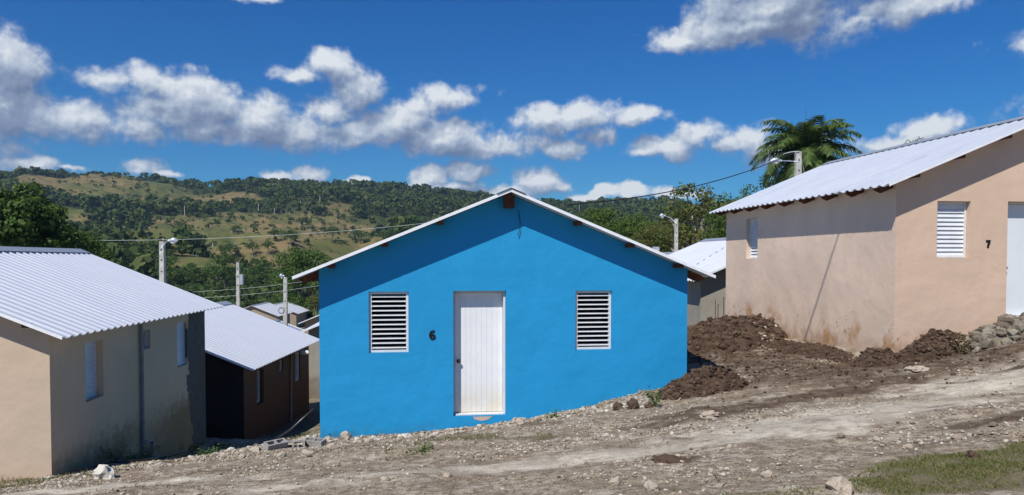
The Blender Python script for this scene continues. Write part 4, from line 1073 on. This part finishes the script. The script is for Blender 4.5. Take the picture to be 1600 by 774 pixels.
# small palms in the wood
# ------------------------------------------------------------------ poles, lamps, cables
def pole(name, label, px, top, d, w, zb, lean=0, lamp=None, group=None):
    x, y, z = tpos(px, top, d); root = empty(name, (x, y, zb)); tag(root, label, 'utility pole')
    H = z-zb
    p = MB(); a0, a1 = w*.72, w*.5
    P = []
    for (a, zz, dx) in ((a0, -.5, -lean*H), (a1, H, 0)):
        P += [(dx-a, -a, zz), (dx+a, -a, zz), (dx+a, a, zz), (dx-a, a, zz)]
    p.add(P, [(3, 2, 1, 0), (4, 5, 6, 7), (0, 1, 5, 4), (1, 2, 6, 5), (2, 3, 7, 6), (3, 0, 4, 7)])
    po = p.build('post', M['concrete'], root)
    for q in (.35, .75, 1.2):
        MB().box(-.025, .025, -a1-.02, -a1-.001, H-q, H-q+.05).build('bolt', M['steel'], po)
    if lamp:
        dx, dz, hx, hl = lamp     # arm end offset, head length along x
        am = MB(); am.tube([(0, -a1, H-.25-hx), (dx*.5, -a1, H-.25-hx+(dz+.25+hx)*.7), (dx, -a1, H+dz)], .022, 6)
        am.build('lamp_arm', M['lamp'], root, True)
        s = 1 if dx > 0 else -1
        hd = MB(); hd.tube([(dx-.03*s, -a1, H+dz), (dx+.08*s, -a1, H+dz), (dx+hl*.55*s, -a1, H+dz+.03), (dx+hl*.9*s, -a1, H+dz), (dx+hl*s, -a1, H+dz-.02)], [.03, .075, .10, .075, .02], 10)
        ho_ = hd.build('lamp_head', M['lamp'], root, True)
        gl = MB(); gl.tube([(dx+hl*.2*s, -a1, H+dz-.06), (dx+hl*.5*s, -a1, H+dz-.075), (dx+hl*.8*s, -a1, H+dz-.05)], [.03, .07, .03], 10)
        gl.build('lamp_glass', M['glass'], ho_, True)
    return root, x, y, z
p1, x1, y1, z1 = pole('lamp_pole', 'pale concrete lamp pole rising behind the tan house roof', 254, 377, 30, .17, -6, lamp=(.28, .02, .05, .36))
MB().box(-.11, -.085, -.09, .09, 3.8, z1+6+.02).build('side_strip', M['rubber'], p1)
MB().tube([(-.03, 0, z1+6), (-.02, 0, z1+6+.08), (.08, 0, z1+6+.08)], .02, 6).build('insulator', M['steel'], p1)
p2, x2, y2, z2 = pole('utility_pole', 'slim concrete pole carrying a grey meter box, middle of the three left poles', 372, 410, 40, .15, -7, lean=0)
MB().box(.10, .27, -.1, .1, z2+7-1.15, z2+7-.62).build('meter_box', M['box'], p2)
MB().tube([(-.04, 0, z2+7), (-.04, 0, z2+7+.13)], .03, 6).build('insulator', M['steel'], p2)
p3, x3, y3, z3 = pole('utility_pole', 'concrete pole with a black cable coil, close to the left edge of the blue house', 446, 433, 38, .16, -7, lean=.012, lamp=(-.06, .06, -.2, .2))
co = MB(); cr_ = .13
for q in range(3):
    co.tube([(-.19+math.cos(t)*(cr_+q*.008), -.1+q*.012, z3+7-1.65+math.sin(t)*(cr_+q*.008)) for t in np.linspace(0, 6.2832, 22)], .012, 5, False)
co.build('cable_coil', M['rubber'], p3, True)
p4, x4, y4, z4 = pole('lamp_pole', 'concrete lamp pole in the gap right of the blue house roof', 1056, 342, 40, .16, -5, lamp=(-.62, .16, .0, .24))
p6, x6, y6, z6 = pole('lamp_pole', 'concrete lamp pole in front of the palm behind the peach house roof', 1245, 238, 30, .2, -4, lamp=(-.70, -.36, .15, .4))
# stay wires on the palm-side pole
MB().tube([(.05, -.1, z6+4-.05), (.25, -.1, z6+4-1.0), (.30, -.1, z6+4-1.6)], .009, 5).build('stay_wire', M['pale_cable'], p6, True)
MB().tube([(0, -.12, z6+4+.0), (-.3, -.12, z6+4-.02), (-.62, -.12, z6+4-.10)], .018, 5).build('service_wire', M['pale_cable'], p6, True)
def cable(name, label, A, B, sag, r, mat, n=24, cat='cable'):
    A = np.array(A); B = np.array(B); P = [tuple(A+(B-A)*t-np.array([0, 0, sag*4*t*(1-t)])) for t in np.linspace(0, 1, n)]
    tag(MB().tube(P, r, 5).build(name, M[mat], None, True), label, cat)
bx, by, bz = tpos(888, 320, 19.8)
cable('power_cable', 'black overhead cable climbing from the blue house roof to the pole before the palm', (bx, by, bz), (x6-.1, y6, z6+.0), .35, .016, 'rubber')
cable('power_cable', 'pale overhead cable crossing before the hills from mango tree to blue roof', tpos(-40, 372, 62), tpos(700, 345, 66), .75, .015, 'pale_cable', 40)
for i, (py0, py1, py2) in enumerate(((452, 446, 438), (462, 455, 448))):
    cable('power_cable', ('upper' if i == 0 else 'lower')+' thin pale wire running low past the pole with the meter box', tpos(300, py0+4, 41), tpos(500, py2-2, 43), .1, .008, 'pale_cable')
# overhead service cable that throws its slanting shadow on the peach side wall
def h7w(p): return np.array(mathutils.Matrix.Rotation(.135, 3, 'Z') @ mathutils.Vector(p))+np.array([6.7811, 13.6085, -1.03406])
S1, S2 = h7w((0, 1.8, 1.59)), h7w((0, 2.92, -.387))
u = (S2-S1); back = -SUN_DIR*9.5
Pc = [S1-u*2.2+back, S1-u*1.0+back, S1+back, S2+back, S2+u*.15+back]
tag(MB().tube([tuple(p) for p in Pc], .022, 6).build('service_cable', M['rubber'], None, True), 'overhead service cable whose slanting shadow falls on the side wall of the peach house', 'cable')

# lattice tower on the slope
tx, ty, tz = tpos(308, 376, 260); tb = -12; Ht = tz-tb
tw = MB()
def tw_at(q): return 1.9*(1-q)+.45*q
for sx, sy in ((-1, -1), (1, -1), (1, 1), (-1, 1)): tw.tube([(sx*1.9, sy*1.9, 0), (sx*.45, sy*.45, Ht)], .13, 4)
lv = 9
for i in range(lv):
    q0, q1 = i/lv, (i+1)/lv; a, b = tw_at(q0), tw_at(q1)
    for (ax, ay, bx_, by_) in ((-1, -1, 1, -1), (1, -1, 1, 1), (1, 1, -1, 1), (-1, 1, -1, -1)):
        tw.tube([(ax*a, ay*a, Ht*q0), (bx_*b, by_*b, Ht*q1)], .07, 3); tw.tube([(bx_*a, by_*a, Ht*q0), (ax*b, ay*b, Ht*q1)], .07, 3)
o = tw.build('lattice_tower', M['tower']); o.location = (tx, ty, tb); tag(o, 'blue grey steel lattice tower on the valley slope', 'tower')
